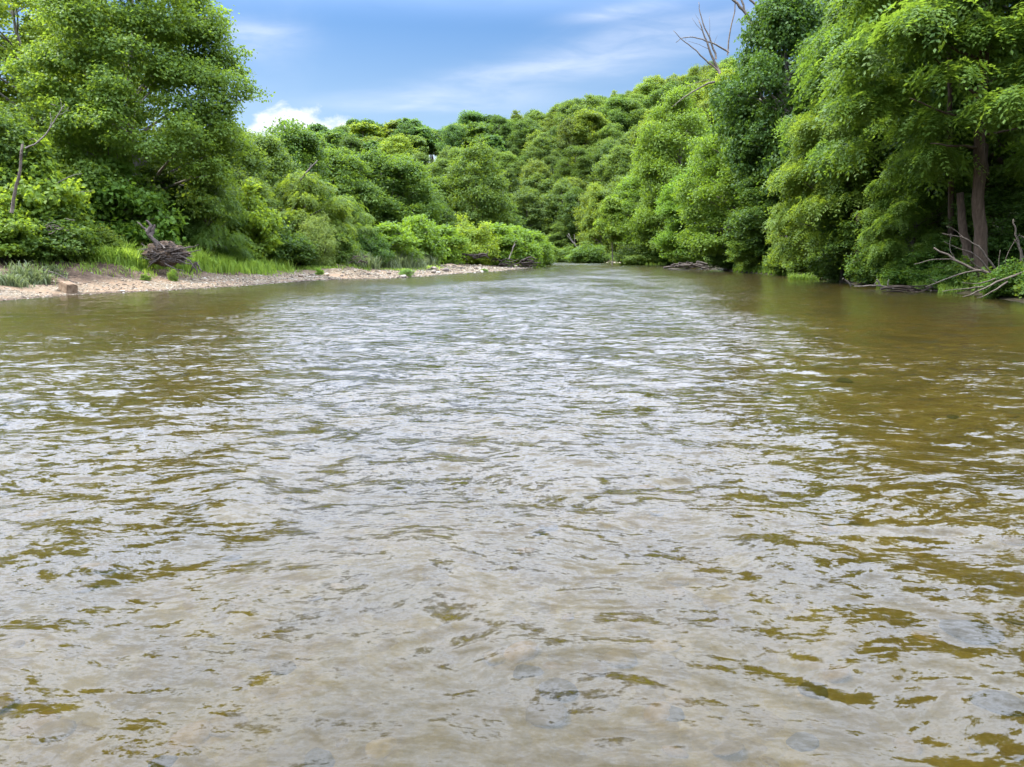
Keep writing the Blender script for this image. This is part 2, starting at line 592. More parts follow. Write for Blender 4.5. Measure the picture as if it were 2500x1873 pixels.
def water_mat():
    m, g, out = new_mat('river water')
    geo = g.new('ShaderNodeNewGeometry')
    pos, nrm = geo.outputs['Position'], geo.outputs['Normal']

    def slopes(vec, scale, detail, rough, dist, amt):
        n = g.noise(vec, scale, detail, rough, dist)
        c = g.vmath('SUBTRACT', n.outputs['Color'], (.5, .5, .5))
        return g.vmath('MULTIPLY', c, amt)
    # crests lie mostly across the stream
    wv = g.vmath('ADD', pos, g.vmath('SCALE', g.vmath('SUBTRACT', g.noise(pos, .5, 2).outputs['Color'], (.5, .5, .5)), scale=.9))
    s1 = slopes(g.vmath('MULTIPLY', wv, (1.0, 1.6, 1.0)), .55, 2, .5, .6, (.12, .20, 0))
    s2 = slopes(g.vmath('MULTIPLY', wv, (1.0, 2.5, 1.0)), 2.3, 3, .58, .7, (.46, 1.0, 0))
    s3 = slopes(g.vmath('MULTIPLY', wv, (1.0, 2.2, 1.0)), 7.5, 3, .6, .7, (.45, .90, 0))
    s4 = slopes(g.vmath('MULTIPLY', wv, (1.0, 1.7, 1.0)), 34.0, 3, .6, .5, (.34, .52, 0))
    gust = g.smooth(g.noise(g.vmath('MULTIPLY', pos, (1.0, .6, 1.0)), .22, 3, .5, .4).outputs[0], .30, .68, .55, 1.25)
    s = g.vmath('ADD', g.vmath('ADD', s1, s2), g.vmath('ADD', s3, s4))
    shore = g.new('ShaderNodeAttribute', attribute_name='shore').outputs['Fac']
    # slower, smoother water towards the banks
    gust = g.math('MULTIPLY', gust, g.smooth(shore, 4.0, 18.0, .36, 1.0))
    s = g.vmath('SCALE', s, scale=gust)
    # fixed normal tilt towards -Y, added so the ripples mirror more high sky
    s = g.vmath('ADD', s, g.vmath('SCALE', (0.0, -.105, 0.0), scale=gust))
    n = g.vmath('NORMALIZE', g.vmath('ADD', nrm, s))
    fr = g.new('ShaderNodeFresnel')
    fr.inputs[0].default_value = 1.333
    g.put(fr.inputs[1], n)
    gl = g.new('ShaderNodeBsdfGlossy')
    gl.inputs['Roughness'].default_value = .11
    gl.inputs['Color'].default_value = (1, 1, 1, 1)
    g.put(gl.inputs['Normal'], n)
    tr = g.new('ShaderNodeBsdfTransparent')
    tr.inputs[0].default_value = (.348, .296, .108, 1)
    df = g.new('ShaderNodeBsdfDiffuse')
    df.inputs[0].default_value = (.049, .0435, .0105, 1)
    body = g.new('ShaderNodeMixShader')
    body.inputs[0].default_value = .20
    g.l.new(tr.outputs[0], body.inputs[1])
    g.l.new(df.outputs[0], body.inputs[2])
    mx = g.new('ShaderNodeMixShader')
    g.put(mx.inputs[0], fr.outputs[0])
    g.l.new(body.outputs[0], mx.inputs[1])
    g.l.new(gl.outputs[0], mx.inputs[2])
    g.l.new(mx.outputs[0], out.inputs[0])
    return m


M['ground'] = ground_mat()
M['water'] = water_mat()


# ------------------------------------------------------------------ ground
def axis(lo, hi, step, far, ratio=1.18):
    a = list(np.arange(lo, hi + 1e-6, step))
    s = step
    while a[-1] < far:
        s *= ratio
        a.append(a[-1] + s)
    s = step
    pre = []
    v = lo
    while v > -far:
        s *= ratio
        v -= s
        pre.append(v)
    return np.array(pre[::-1] + a)


gx = axis(-42, 42, .36, 3500)
gy = axis(-6, 140, .45, 3500)
GX, GY = np.meshgrid(gx, gy)
gp = np.stack([GX.ravel(), GY.ravel()], 1)
hz, hs, hl = terrain(gp)
nx, ny = len(gx), len(gy)
ii = (np.arange(ny - 1)[:, None] * nx + np.arange(nx - 1)[None, :]).ravel()
gf = np.stack([ii, ii + 1, ii + nx + 1, ii + nx], 1)
ground = link('ground', raw_mesh('ground', np.column_stack([gp, hz]), gf, M['ground'], {'shore': hs, 'left': hl.astype(float)}, smooth=True))
tag(ground, 'stony river bed, gravel bar and earth banks under the trees', kind='structure')


# ------------------------------------------------------------------ water
def build_water():
    rr = np.concatenate([[0.0], np.geomspace(0.9, 420.0, 580)])
    dense = np.linspace(R(-41), R(41), 390)
    coarse = np.linspace(R(41), R(360 - 41), 60)[1:-1]
    th = np.concatenate([dense, coarse])
    nr, nt = len(rr), len(th)
    RR, TH = np.meshgrid(rr, th, indexing='ij')
    X, Y = RR * np.sin(TH), RR * np.cos(TH)
    Z = np.zeros_like(X)
    w = np.random.default_rng(3)
    wx = X + .35 * wob(X, Y, 3.1) + .10 * wob(Y, X, 1.1)
    wy = Y + .35 * wob(X + 9, Y - 4, 2.7) + .10 * wob(Y - 3, X, .9)
    lams = np.geomspace(.14, 1.9, 46)
    space = np.maximum(RR * .0098, .003)
    mod = .75 + .45 * wob(X, Y * .7, 6.0)
    mod = np.clip(mod, .3, 1.5)
    for lam in lams:
        th_ = w.normal(0, .55)
        kx, ky = math.sin(th_), math.cos(th_)
        k = 6.283 / lam
        sl = .018 * (lam / .6) ** (-.12)
        amp = sl / k
        ph = (wx * kx + wy * ky) * k + w.uniform(0, 6.28)
        keep = np.clip((lam / space - 3.0) / 3.0, 0, 1)
        Z += amp * keep * mod * (np.sin(ph) + .30 * np.sin(2 * ph + .9))
    coarse_cols = np.abs(np.where(TH > math.pi, TH - 2 * math.pi, TH)) > R(41.5)
    Z[coarse_cols] = 0
    # calm to nothing at the shore
    P = np.stack([X.ravel(), Y.ravel()], 1)
    sd = np.minimum(chain_dist(P, LEFT), chain_dist(P, RIGHT)).reshape(X.shape)
    Z *= np.clip(sd / 2.5, .12, 1)
    V = np.stack([X, Y, Z], -1).reshape(-1, 3)
    i = (np.arange(nr - 1)[:, None] * nt)
    j = np.arange(nt)[None, :]
    j2 = (j + 1) % nt
    F = np.stack([i + j, i + j2, i + nt + j2, i + nt + j], -1)[1:].reshape(-1, 4)

    # the middle disc
    T = np.stack([np.zeros(nt, int), nt + j2[0], nt + j[0], nt + j[0]], 1)
    V[:nt] = (0, 0, 0)
    me = raw_mesh('river', V, F, M['water'], {'shore': np.where(np.repeat(np.arange(nr), nt) == 0, 20.0, sd.ravel())}, smooth=True)
    return me


river = link('river', build_water())
tag(river, 'shallow rippled river, olive brown with pale sky glare', kind='structure')


# ------------------------------------------------------------------ tree generator
def env_clumps(n, H, W, zb, rad, r, prof=None, flat=.75, inner=.35):
    """clump centres and radii filling a crown envelope"""
    prof = prof or [(0, .55), (.25, 1), (.6, .85), (.85, .5), (1, .12)]
    pt, pw = zip(*prof)
    C, Rr = [], []
    tries = 0
    while len(C) < n and tries < n * 40:
        tries += 1
        t = r.random()
        wid = np.interp(t, pt, pw)
        if r.random() > wid + .08:
            continue
        rho = (inner + (1 - inner) * r.random() ** .6)
        a = r.uniform(0, 6.283)
        rr = rad * r.uniform(.65, 1.3)
        lim = max(W / 2 * wid - rr * .6, 0)
        c = np.array([math.cos(a) * rho * lim, math.sin(a) * rho * lim, zb + t * (H - zb - rr * flat * .7)])
        if any(np.linalg.norm((c - q) / (1, 1, flat)) < .55 * (rr + s[0]) * .75 for q, s in zip(C, Rr)):
            if r.random() < .85:
                continue
        C.append(c)
        Rr.append((rr, rr, rr * flat))
    return np.array(C), np.array(Rr)


def clump_leaves(C, Rr, n_total, r, twig=.28, per=14, up=.55, outw=.6, rnd=.55, droop=.35, low=-.35, shell=.72):
    """leaves on short twigs over the upper and outer skin of each clump"""
    area = Rr[:, 0] * Rr[:, 1]
    k = r.choice(len(C), size=max(n_total // per, 1), p=area / area.sum())
    d = rdir(len(k), r)
    d[:, 2] = np.where(d[:, 2] < low, -d[:, 2] * r.random(len(k)), d[:, 2])
    d = unit(d)
    rad = shell + (1.08 - shell) * r.random(len(k)) ** .7
    rad = np.where(r.random(len(k)) < .12, rad * r.uniform(.3, .9, len(k)), rad)
    rad *= 1 + .22 * np.sin(d[:, 0] * 5 + k * 1.7) * np.sin(d[:, 1] * 5 + k) * np.sin(d[:, 2] * 4 + k * .6)
    T = C[k] + d * Rr[k] * rad[:, None]
    rep = np.repeat(np.arange(len(k)), per)
    dd = d[rep]
    s = r.normal(size=(len(rep), 3)) * twig * np.array([1, 1, .55])
    P = T[rep] + s
    N = unit(np.array([0, 0, up]) + dd * outw + r.normal(size=(len(rep), 3)) * rnd)
    D = dd * .6 + r.normal(size=(len(rep), 3)) * .7 + np.array([0, 0, -droop])
    tint = np.clip(.5 + r.normal(size=len(k)) * .22, 0, 1)[rep] * .7 + r.random(len(rep)) * .3
    return P, N, D, tint


def limb_lines(C, H, r0, r, lean=(0, 0), zb=.25, top=.86, nl=None, sag=.15):
    tr = np.array([(lean[0] * t + .015 * H * math.sin(t * 7 + r0 * 40), lean[1] * t + .012 * H * math.cos(t * 6), t * H * top) for t in np.linspace(0, 1, 9)])
    tr[0, 2] = -.5
    rad = np.interp(np.linspace(0, 1, 9), [0, .06, .15, 1], [r0 * 1.45, r0 * 1.1, r0, r0 * .18])
    lines = [(tr, rad)]
    idx = np.arange(len(C))
    if nl and nl < len(C):
        idx = r.choice(len(C), nl, replace=False)
    for i in idx:
        c = C[i]
        hz_ = max(c[2] - np.hypot(c[0], c[1]) * r.uniform(.35, .8), H * zb * .8)
        hz_ = min(hz_, H * top * .92)
        t = hz_ / (H * top)
        st = np.array([np.interp(t, np.linspace(0, 1, 9), tr[:, q]) for q in range(3)])
        mid = (st + c) / 2 + np.array([0, 0, np.linalg.norm(c - st) * sag]) + r.normal(size=3) * .25
        L = np.linalg.norm(c - st)
        rr = np.interp(t, [0, 1], [r0, r0 * .2])
        lines.append((bez(st, mid, c, 6), np.linspace(min(rr * .55, .05 + L * .022), .025, 6)))
    return lines


PROTO = {}


def proto(name, H, W, crown, trunk):
    PROTO[name] = (H, W, crown, trunk)


def simple_tree(name, H, W, zb, nclump, rad, nleaf, ln, wd, mat, seed, prof=None, flat=.75, r0=None, twig=.3, bark='bark', nl=None, per=14, extra=None, shoots=0, **kw):
    r = np.random.default_rng(seed)
    C, Rr = env_clumps(nclump, H, W, zb, rad, r, prof, flat)
    if shoots:
        k = r.choice(len(C), shoots)
        up = unit(np.column_stack([C[k][:, :2], np.full(shoots, H * .35)]) + r.normal(size=(shoots, 3)) * .4)
        sr = rad * r.uniform(.28, .55, shoots)
        C = np.concatenate([C, C[k] + up * (Rr[k, :1] + sr[:, None] * r.uniform(.3, 1.3, (shoots, 1)))])
        Rr = np.concatenate([Rr, np.column_stack([sr, sr, sr * 1.1])])
    if extra is not None:
        C = np.concatenate([C, np.array([e[:3] for e in extra], float)])
        Rr = np.concatenate([Rr, np.array([(e[3], e[3], e[3] * flat) for e in extra], float)])
    P, N, D, tint = clump_leaves(C, Rr, nleaf, r, twig=twig, per=per, **kw)
    k = r.uniform(.7, 1.3, len(P))
    crown = leaf_mesh(name + ' crown', P, N, D, ln * k, wd * k, M[mat], tint=tint)
    lines = limb_lines(C, H, r0 or H * .016, r, nl=nl)
    trunk = tube_mesh(name + ' trunk', lines, M[bark], 6)
    proto(name, H, W, crown, trunk)


def pinnate(P, D, N, L, r, pairs=5, ll=.36, lw=.13, droop=.5):
    """compound leaves: leaflets in pairs along a drooping rachis"""
    n = len(P)
    N = unit(N)
    D = unit(D - N * (D * N).sum(1, keepdims=True))
    S = np.cross(N, D)
    oP, oN, oD, oL = [], [], [], []
    for j in range(pairs + 1):
        t = (j + .8) / (pairs + .8)
        base = P + D * (L * t)[:, None] + np.array([0, 0, -1.0]) * (droop * L * t * t)[:, None]
        along = unit(D + np.array([0, 0, -1.0]) * (2 * droop * t))
        for sgn in ((1, -1) if j < pairs else (0,)):
            oP.append(base)
            oN.append(N + r.normal(size=(n, 3)) * .18)
            oD.append(S * sgn * .95 + along * (.55 if sgn else 1) + np.array([0, 0, -.25]))
            oL.append(L * ll * (1 - .25 * abs(t - .5)))
    return np.concatenate(oP), np.concatenate(oN), np.concatenate(oD), np.concatenate(oL)


def feather_tree(name, H, W, zb, nclump, rad, ncomp, L, mat, seed, prof=None, flat=.42, r0=None, bark='bark', pairs=5, lw=.11, extra=None, droop=.55, ll=.36):
    r = np.random.default_rng(seed)
    C, Rr = env_clumps(nclump, H, W, zb, rad, r, prof, flat, inner=.3)
    if extra is not None:
        C = np.concatenate([C, np.array([e[:3] for e in extra], float)])
        Rr = np.concatenate([Rr, np.array([(e[3], e[3], e[3] * flat) for e in extra], float)])
    P, N, D, tint = clump_leaves(C, Rr, ncomp, r, twig=.22, per=5, up=.9, outw=.55, rnd=.45, droop=.15, low=-.3)
    outc = unit(np.column_stack([P[:, 0], P[:, 1], np.zeros(len(P))]) + 1e-6)
    D = D * .7 + outc * .6
    Lk = L * r.uniform(.7, 1.25, len(P))
    lP, lN, lD, lL = pinnate(P, D, N, Lk, r, pairs, droop=droop, ll=ll)
    tt = np.tile(tint, len(lP) // len(P))
    crown = leaf_mesh(name + ' crown', lP, lN, lD, lL, lL * .50, M[mat], fold=.1, tint=tt)
    trunk = tube_mesh(name + ' trunk', limb_lines(C, H, r0 or H * .016, r, sag=.12), M[bark], 7)
    proto(name, H, W, crown, trunk)


OV = [(0, .5), (.2, .9), (.45, 1), (.75, .8), (.92, .5), (1, .2)]
DOME = [(0, .85), (.3, 1), (.6, .9), (.85, .6), (1, .25)]
BUSH = [(0, .9), (.25, 1), (.55, .9), (.8, .6), (1, .2)]

# big sycamore of the left bank; the extra clumps are its limbs over the water side
simple_tree('sycamore', 24, 16, 3.5, 130, 1.25, 125000, .21, .18, 'syc', 21, prof=[(0, .75), (.2, 1), (.45, .95), (.7, .85), (.9, .55), (1, .25)],
            r0=.34, bark='pale_bark', twig=.30, per=14, nl=60, flat=.85, up=.45, outw=.7, shoots=40,
            extra=[(7.6, -1, 13.0, 1.5), (6.6, -1.5, 11.6, 1.5), (8.5, .5, 12.7, 1.0), (5.6, 0, 16.6, 1.6), (6.2, .6, 15.4, 1.3), (5.2, 1, 18.4, 1.5), (6.4, -1, 10.2, 1.3),
                   (4.4, 0, 20.0, 1.5), (5.0, -3, 8.3, 1.7), (3.0, -4.5, 7.6, 1.8), (-1.5, -5.5, 9.0, 1.8), (1.2, -5.6, 10.8, 1.6), (-4.5, -5, 7.0, 1.9), (5.8, -2, 6.4, 1.7), (-1.0, -5.4, 5.6, 1.9), (1.5, -4.5, 14.5, 1.8), (3.4, -3.2, 13.2, 1.7), (.2, -4.6, 17.0, 1.7), (2.6, -3.0, 16.8, 1.7), (-2.2, -4.6, 13.6, 1.8), (4.2, -2.2, 10.9, 1.8), (-2.4, -4, 18.6, 1.7), (1.2, -3, 19.6, 1.6), (3.2, 2, 15.0, 1.7), (1.0, 2.6, 17.5, 1.7), (3.8, 2, 18.0, 1.5)])
for i, sd_ in enumerate((31, 32, 33)):
    simple_tree('broadleaf_%d' % i, 15, 10, 2.2, 80, 1.1, 34000, .27, .23, 'gen', sd_, prof=(OV, DOME, OV)[i], twig=.36, per=12, shoots=20, flat=.88, up=.45, outw=.75)
for i, sd_ in enumerate((41, 42, 43, 44)):
    simple_tree('hill_%d' % i, 16, 11, 1.2, 130, .85, 24000, .34, .29, 'hill', sd_, prof=[[(0, .6), (.3, .95), (.55, 1), (.8, .75), (.93, .45), (1, .2)], [(0, .8), (.3, 1), (.6, .92), (.85, .6), (1, .3)]][i % 2], flat=1.0, twig=.42, per=9, nl=14, shoots=22, up=.38, outw=.85, low=-.5)
for i, sd_ in enumerate((46,)):
    simple_tree('spindly_%d' % i, 17, 9, 5.5, 17, 1.35, 4200, .58, .46, 'hill', sd_, prof=OV, twig=.40, per=9)
for i, sd_ in enumerate((51, 52)):
    simple_tree('limeleaf_%d' % i, 18, 13, 1.5, 120, 1.05, 62000, .24, .20, 'lime', sd_, prof=DOME, twig=.40, per=13, flat=.85, droop=.6)
simple_tree('vine_tree', 24, 13, 5.0, 90, 1.4, 70000, .25, .22, 'dark', 61, prof=[(0, .4), (.25, .7), (.52, 1), (.7, .8), (.85, .5), (1, .25)], r0=.42, bark='pale_bark', twig=.30, per=16, flat=1.25, droop=1.0, up=.25)
feather_tree('walnut_0', 21, 16, 5.5, 82, 1.45, 14000, .80, 'walnut', 71, prof=DOME, r0=.20, pairs=4, ll=.36, flat=.45, extra=[(0, -4.5, 9.5, 1.4), (1.2, -4.8, 12, 1.4), (-1.5, -5, 11, 1.4), (.5, -5, 14.5, 1.4), (2.6, -4.2, 8.6, 1.3)])
feather_tree('walnut_1', 13, 11, 1.5, 60, 1.05, 9500, .66, 'walnut', 72, prof=DOME, r0=.13, pairs=4, ll=.36, flat=.5)
feather_tree('locust_bush', 6.2, 9, .5, 44, 1.05, 8000, .42, 'walnut', 73, prof=BUSH, r0=.12, pairs=4, ll=.42)
simple_tree('bigleaf_bush', 5.2, 6, .4, 34, .85, 11000, .26, .25, 'syc', 81, prof=BUSH, r0=.07, twig=.24, per=10, shoots=16)
simple_tree('round_bush', 3.0, 3.6, .1, 26, .55, 9000, .14, .10, 'gen', 82, prof=BUSH, r0=.04, twig=.15, per=10, shoots=16)
simple_tree('willow_bush', 3.0, 3.8, .1, 34, .55, 14000, .18, .05, 'willow', 83, prof=DOME, r0=.04, twig=.17, per=10, shoots=20)
simple_tree('lime_shrub', 3.4, 4.0, .1, 30, .62, 9000, .24, .14, 'lime', 84, prof=BUSH, r0=.05, twig=.20, per=9, up=.7, shoots=18)
simple_tree('shoot_shrub', 3.8, 3.8, .1, 26, .52, 9500, .24, .12, 'lime', 87, prof=BUSH, r0=.05, twig=.19, per=9, up=.7,
            extra=[(math.cos(a_) * q_, math.sin(a_) * q_, h_, .26) for a_, q_, h_ in ((0, .3, 3.5), (1, .9, 3.1), (2.2, 1.0, 3.3), (3.3, .8, 2.9), (4.2, 1.2, 2.8), (5.2, .9, 3.2), (.5, 1.5, 2.2), (2.8, 1.5, 2.3), (1.7, 1.4, 2.4))])
simple_tree('sapling', 7.5, 4.2, 2.6, 20, .62, 5200, .25, .20, 'lime', 85, prof=[(0, .6), (.3, 1), (.6, .7), (1, .2)], r0=.07, flat=.4, twig=.2, per=9)
simple_tree('bank_bush', 4.2, 5.4, .2, 34, .85, 12000, .21, .17, 'gen', 86, prof=BUSH, r0=.06, twig=.24, per=11, droop=.6, shoots=18)


_lp = [(0, 735), (171, 720), (350, 712), (480, 705), (633, 695), (745, 686), (850, 681), (944, 680), (1016, 676), (1070, 671), (1142, 666.5), (1197, 663), (1287, 655), (1323, 650.5)]
_rp = [(1577, 643), (1640, 648), (1707, 653), (1790, 664), (1900, 672), (1997, 679), (2085, 695), (2182, 702), (2291, 713), (2394, 721), (2500, 740)]


def LB(px, off):
    """distance of the left shore in photo column px, plus off metres"""
    return float(np.interp(px, [p[0] for p in _lp], [wpt(*p)[1] for p in _lp])) + off


def RB(px, off):
    return float(np.interp(px, [p[0] for p in _rp], [wpt(*p)[1] for p in _rp])) + off


def place(name, kind, px, Y, top, wpx, label, cat, group=None, tint=(1, 1, 1), rot=None, base=None, depth=1.0, with_trunk=True):
    """one tree or bush: px centre column, distance Y, row of its top, width in photo pixels"""
    H, W, crown, trunk = PROTO[kind]
    ztop = zrow(top, Y)
    x0 = xcol(px, Y, 2)
    z0 = gz(x0, Y) if base is None else base
    X = xcol(px, Y, (z0 + ztop) / 2)
    z0 = gz(X, Y) if base is None else base
    sz = max(ztop - z0, .3) / H
    sx = wpx / FPX * Y / W
    root = link(name, None, loc=(X, Y, z0 - .05), rot=(0, 0, random.uniform(0, 6.28) if rot is None else rot))
    root.scale = (sx, sx * depth, sz)
    tag(root, label, cat, group)
    if with_trunk:
        link('trunk', trunk, root)
    c = link('crown', crown, root)
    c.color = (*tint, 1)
    return root


# ---- left bank
G1 = 'trees on the left bank'
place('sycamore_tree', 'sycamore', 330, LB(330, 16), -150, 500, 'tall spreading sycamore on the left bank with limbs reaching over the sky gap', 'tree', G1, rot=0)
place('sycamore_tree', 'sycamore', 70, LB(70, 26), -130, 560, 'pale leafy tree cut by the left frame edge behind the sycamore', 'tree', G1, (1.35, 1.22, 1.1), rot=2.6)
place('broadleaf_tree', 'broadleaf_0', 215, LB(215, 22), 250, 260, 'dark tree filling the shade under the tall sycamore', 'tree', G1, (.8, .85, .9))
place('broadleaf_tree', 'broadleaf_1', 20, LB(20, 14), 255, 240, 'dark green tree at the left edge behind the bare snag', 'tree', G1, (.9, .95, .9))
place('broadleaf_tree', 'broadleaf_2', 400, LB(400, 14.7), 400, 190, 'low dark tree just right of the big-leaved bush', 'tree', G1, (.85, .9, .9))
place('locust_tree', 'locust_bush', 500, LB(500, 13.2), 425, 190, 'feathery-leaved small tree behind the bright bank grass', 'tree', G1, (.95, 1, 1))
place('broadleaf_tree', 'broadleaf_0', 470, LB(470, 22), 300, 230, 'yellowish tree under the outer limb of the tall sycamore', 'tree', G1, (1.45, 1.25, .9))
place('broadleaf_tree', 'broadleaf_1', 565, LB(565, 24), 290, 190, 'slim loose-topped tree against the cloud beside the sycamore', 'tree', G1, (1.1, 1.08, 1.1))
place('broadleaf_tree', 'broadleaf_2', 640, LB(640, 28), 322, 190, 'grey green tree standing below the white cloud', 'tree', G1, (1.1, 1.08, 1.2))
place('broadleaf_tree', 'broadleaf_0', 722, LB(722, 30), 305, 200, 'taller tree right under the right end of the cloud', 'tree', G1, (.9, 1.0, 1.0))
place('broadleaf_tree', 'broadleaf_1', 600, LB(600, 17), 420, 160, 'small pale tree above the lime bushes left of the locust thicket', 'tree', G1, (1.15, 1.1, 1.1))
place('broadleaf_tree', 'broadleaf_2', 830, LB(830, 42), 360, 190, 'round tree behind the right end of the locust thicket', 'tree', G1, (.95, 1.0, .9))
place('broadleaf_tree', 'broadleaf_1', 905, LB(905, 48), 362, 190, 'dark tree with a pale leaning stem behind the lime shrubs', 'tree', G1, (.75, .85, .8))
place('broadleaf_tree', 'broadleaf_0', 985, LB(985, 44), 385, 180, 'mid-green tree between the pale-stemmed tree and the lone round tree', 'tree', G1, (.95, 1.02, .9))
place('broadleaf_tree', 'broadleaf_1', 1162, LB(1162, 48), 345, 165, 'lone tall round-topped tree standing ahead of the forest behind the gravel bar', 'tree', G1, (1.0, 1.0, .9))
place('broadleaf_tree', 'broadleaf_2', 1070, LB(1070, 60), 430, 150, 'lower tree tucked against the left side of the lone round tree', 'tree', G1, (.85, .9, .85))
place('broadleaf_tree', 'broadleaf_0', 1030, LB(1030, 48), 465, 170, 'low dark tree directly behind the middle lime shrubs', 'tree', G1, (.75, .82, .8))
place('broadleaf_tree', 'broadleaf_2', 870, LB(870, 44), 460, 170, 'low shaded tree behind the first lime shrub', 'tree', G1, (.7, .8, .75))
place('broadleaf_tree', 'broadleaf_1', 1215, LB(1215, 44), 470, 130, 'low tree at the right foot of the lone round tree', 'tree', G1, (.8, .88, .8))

G2 = 'bushes along the left bank'
place('big_leaf_bush', 'bigleaf_bush', 285, LB(285, 12.7), 378, 245, 'large bush of big bright leaves behind the rootwad', 'bush', G2, (.95, 1.05, 1))
place('big_leaf_bush', 'bigleaf_bush', 75, LB(75, 11.7), 375, 240, 'lime bush wrapped round the foot of the bare snag', 'bush', G2, (1.22, 1.16, .92))
place('big_leaf_bush', 'bigleaf_bush', 10, LB(10, 10.2), 500, 160, 'low lime bush at the left frame edge', 'bush', G2, (1.22, 1.16, .92))
place('round_bush', 'bank_bush', 118, LB(118, 9.2), 520, 210, 'dark low bush on the dirt bank above the stone block', 'bush', G2, (.85, .9, .85))
place('round_bush', 'bank_bush', 205, LB(205, 10.2), 540, 170, 'olive bush left of the tall grass', 'bush', G2, (1.15, 1.05, .9))
place('lime_bush', 'bigleaf_bush', 610, LB(610, 14.2), 475, 170, 'yellow-green bush at the left side of the locust thicket', 'bush', G2, (1.35, 1.25, .9))
place('locust_thicket', 'locust_bush', 745, LB(745, 16), 425, 260, 'wide feathery lime thicket, tallest bush behind the gravel bar', 'bush', G2, (1.25, 1.15, .9))
place('locust_thicket', 'locust_bush', 840, LB(840, 17), 480, 190, 'feathery green bush stepping down to the right of the wide thicket', 'bush', G2, (1.05, 1.05, .9))
place('willow_bush', 'willow_bush', 768, LB(768, 10.7), 522, 122, 'round pale olive willow bush in front of the feathery thicket', 'bush', G2, (1.05, 1.0, .9))
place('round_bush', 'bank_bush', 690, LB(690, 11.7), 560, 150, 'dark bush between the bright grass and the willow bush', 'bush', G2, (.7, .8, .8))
place('round_bush', 'bank_bush', 838, LB(838, 10.7), 565, 100, 'small bush with dry stems at the right foot of the willow', 'bush', G2, (.95, 1, .9))
lims = [(955, 82, 545, 140, 'leftmost tall lime shrub of the gravel bar row'), (1025, 88, 540, 120, 'lime shrub with upright shoots, second along the bar'),
        (1085, 92, 552, 125, 'broad lime shrub in the middle of the bar row'), (1150, 98, 540, 120, 'yellowest lime shrub below the lone round tree'),
        (1215, 102, 548, 130, 'lime shrub behind the driftwood on the bar'), (1262, 108, 560, 110, 'green shrub beside the white bare stick'),
        (1305, 118, 572, 95, 'last feathery shrub near the tip of the bar'), (905, 74, 570, 90, 'small dark green shrub beside the silvery grass')]
for q in lims:
    place('lime_shrub', ('shoot_shrub', 'lime_shrub', 'shoot_shrub', 'bank_bush')[lims.index(q) % 4], q[0], LB(q[0], float(np.interp(q[0], [905, 955, 1025, 1085, 1150, 1215, 1262, 1305], [13, 17, 21, 23, 23, 18, 11, 5]))), q[2] - (q[0] * 7) % 13, q[3], q[4], 'shrub', 'lime shrubs on the gravel bar', ((.84, .92, .9) if lims.index(q) % 4 != 3 else (1.8, 1.6, 1.1)) if q[0] > 910 else (.6, .75, .8))
place('tip_bush', 'bank_bush', 1318, LB(1318, 4), 612, 70, 'low bush hanging over the water at the very tip of the bar', 'bush', 'lime shrubs on the gravel bar', (1.0, 1.0, .9))
place('waterside_tuft', 'willow_bush', 993, LB(993, .6), 655, 34, 'green tuft at the waterline in the middle of the bar', 'plant', None, (.8, 1.0, .7), base=.02)
place('waterside_tuft', 'willow_bush', 1182, LB(1182, .5), 655, 20, 'tiny green tuft at the waterline near the bar tip', 'plant', None, (.8, 1.0, .7), base=.02)
place('small_weed', 'round_bush', 421, LB(421, 4.2), 654, 24, 'small green weed on the sand below the rootwad', 'plant', None, (1.5, 1.5, 1.2))
place('small_weed', 'round_bush', 355, LB(355, 4.5), 666, 26, 'low green weed left of the sand below the rootwad', 'plant', None, (1.4, 1.4, 1.2))
place('small_weed', 'round_bush', 780, LB(780, 4.5), 652, 22, 'small green weed where gravel meets the dirt bank', 'plant', None, (1.2, 1.4, 1.0))

# ---- right bank
G3 = 'trees on the right bank'
walnut = place('walnut_tree', 'walnut_0', 2390, RB(2390, 4), -430, 660, 'feathery walnut with the thick brown trunk at the right edge', 'tree', G3, (1.05, 1.1, 1.0), rot=0, with_trunk=False)
place('walnut_tree', 'walnut_1', 2075, RB(2075, 3), 165, 330, 'bright feathery walnut leaning out over the river', 'tree', G3, (1.3, 1.22, 1.0))
place('walnut_tree', 'walnut_1', 2235, RB(2235, 3), 350, 250, 'low feathery boughs in front of the brown trunk', 'tree', G3, (1.15, 1.18, 1.1))
place('walnut_tree', 'walnut_0', 2180, RB(2180, 9), -300, 500, 'dark feathery tree above the leaning bright walnut', 'tree', G3, (.9, 1.0, 1.0), rot=2.2)
place('vine_tree', 'vine_tree', 1915, RB(1905, 8), -70, 345, 'tall dark vine-draped tree with bare dead limbs on top', 'tree', G3, rot=.4)
place('lime_leaf_tree', 'limeleaf_0', 1795, RB(1795, 6), 240, 290, 'bright yellow-green tree at the foot of the vine-draped tree', 'tree', G3, (.84, .9, .9))
place('lime_leaf_tree', 'limeleaf_1', 1655, RB(1655, 9), 215, 240, 'tall yellow-green tree meeting the forest ridge', 'tree', G3, (.86, .9, .92))
place('lime_leaf_tree', 'limeleaf_0', 1600, RB(1600, 9), 370, 230, 'olive green tree spilling down to the far right waterline', 'tree', G3, (.78, .86, .85))
place('lime_leaf_tree', 'limeleaf_1', 1710, RB(1710, 5), 400, 230, 'rounded tree low on the bank under the yellow-green crowns', 'tree', G3, (.78, .92, .85))
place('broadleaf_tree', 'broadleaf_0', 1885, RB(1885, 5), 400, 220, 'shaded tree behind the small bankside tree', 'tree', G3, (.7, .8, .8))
place('broadleaf_tree', 'broadleaf_1', 1855, RB(1855, 3), 545, 150, 'small bankside tree with low spreading boughs near the driftwood', 'tree', G3, (1.15, 1.2, 1.1))
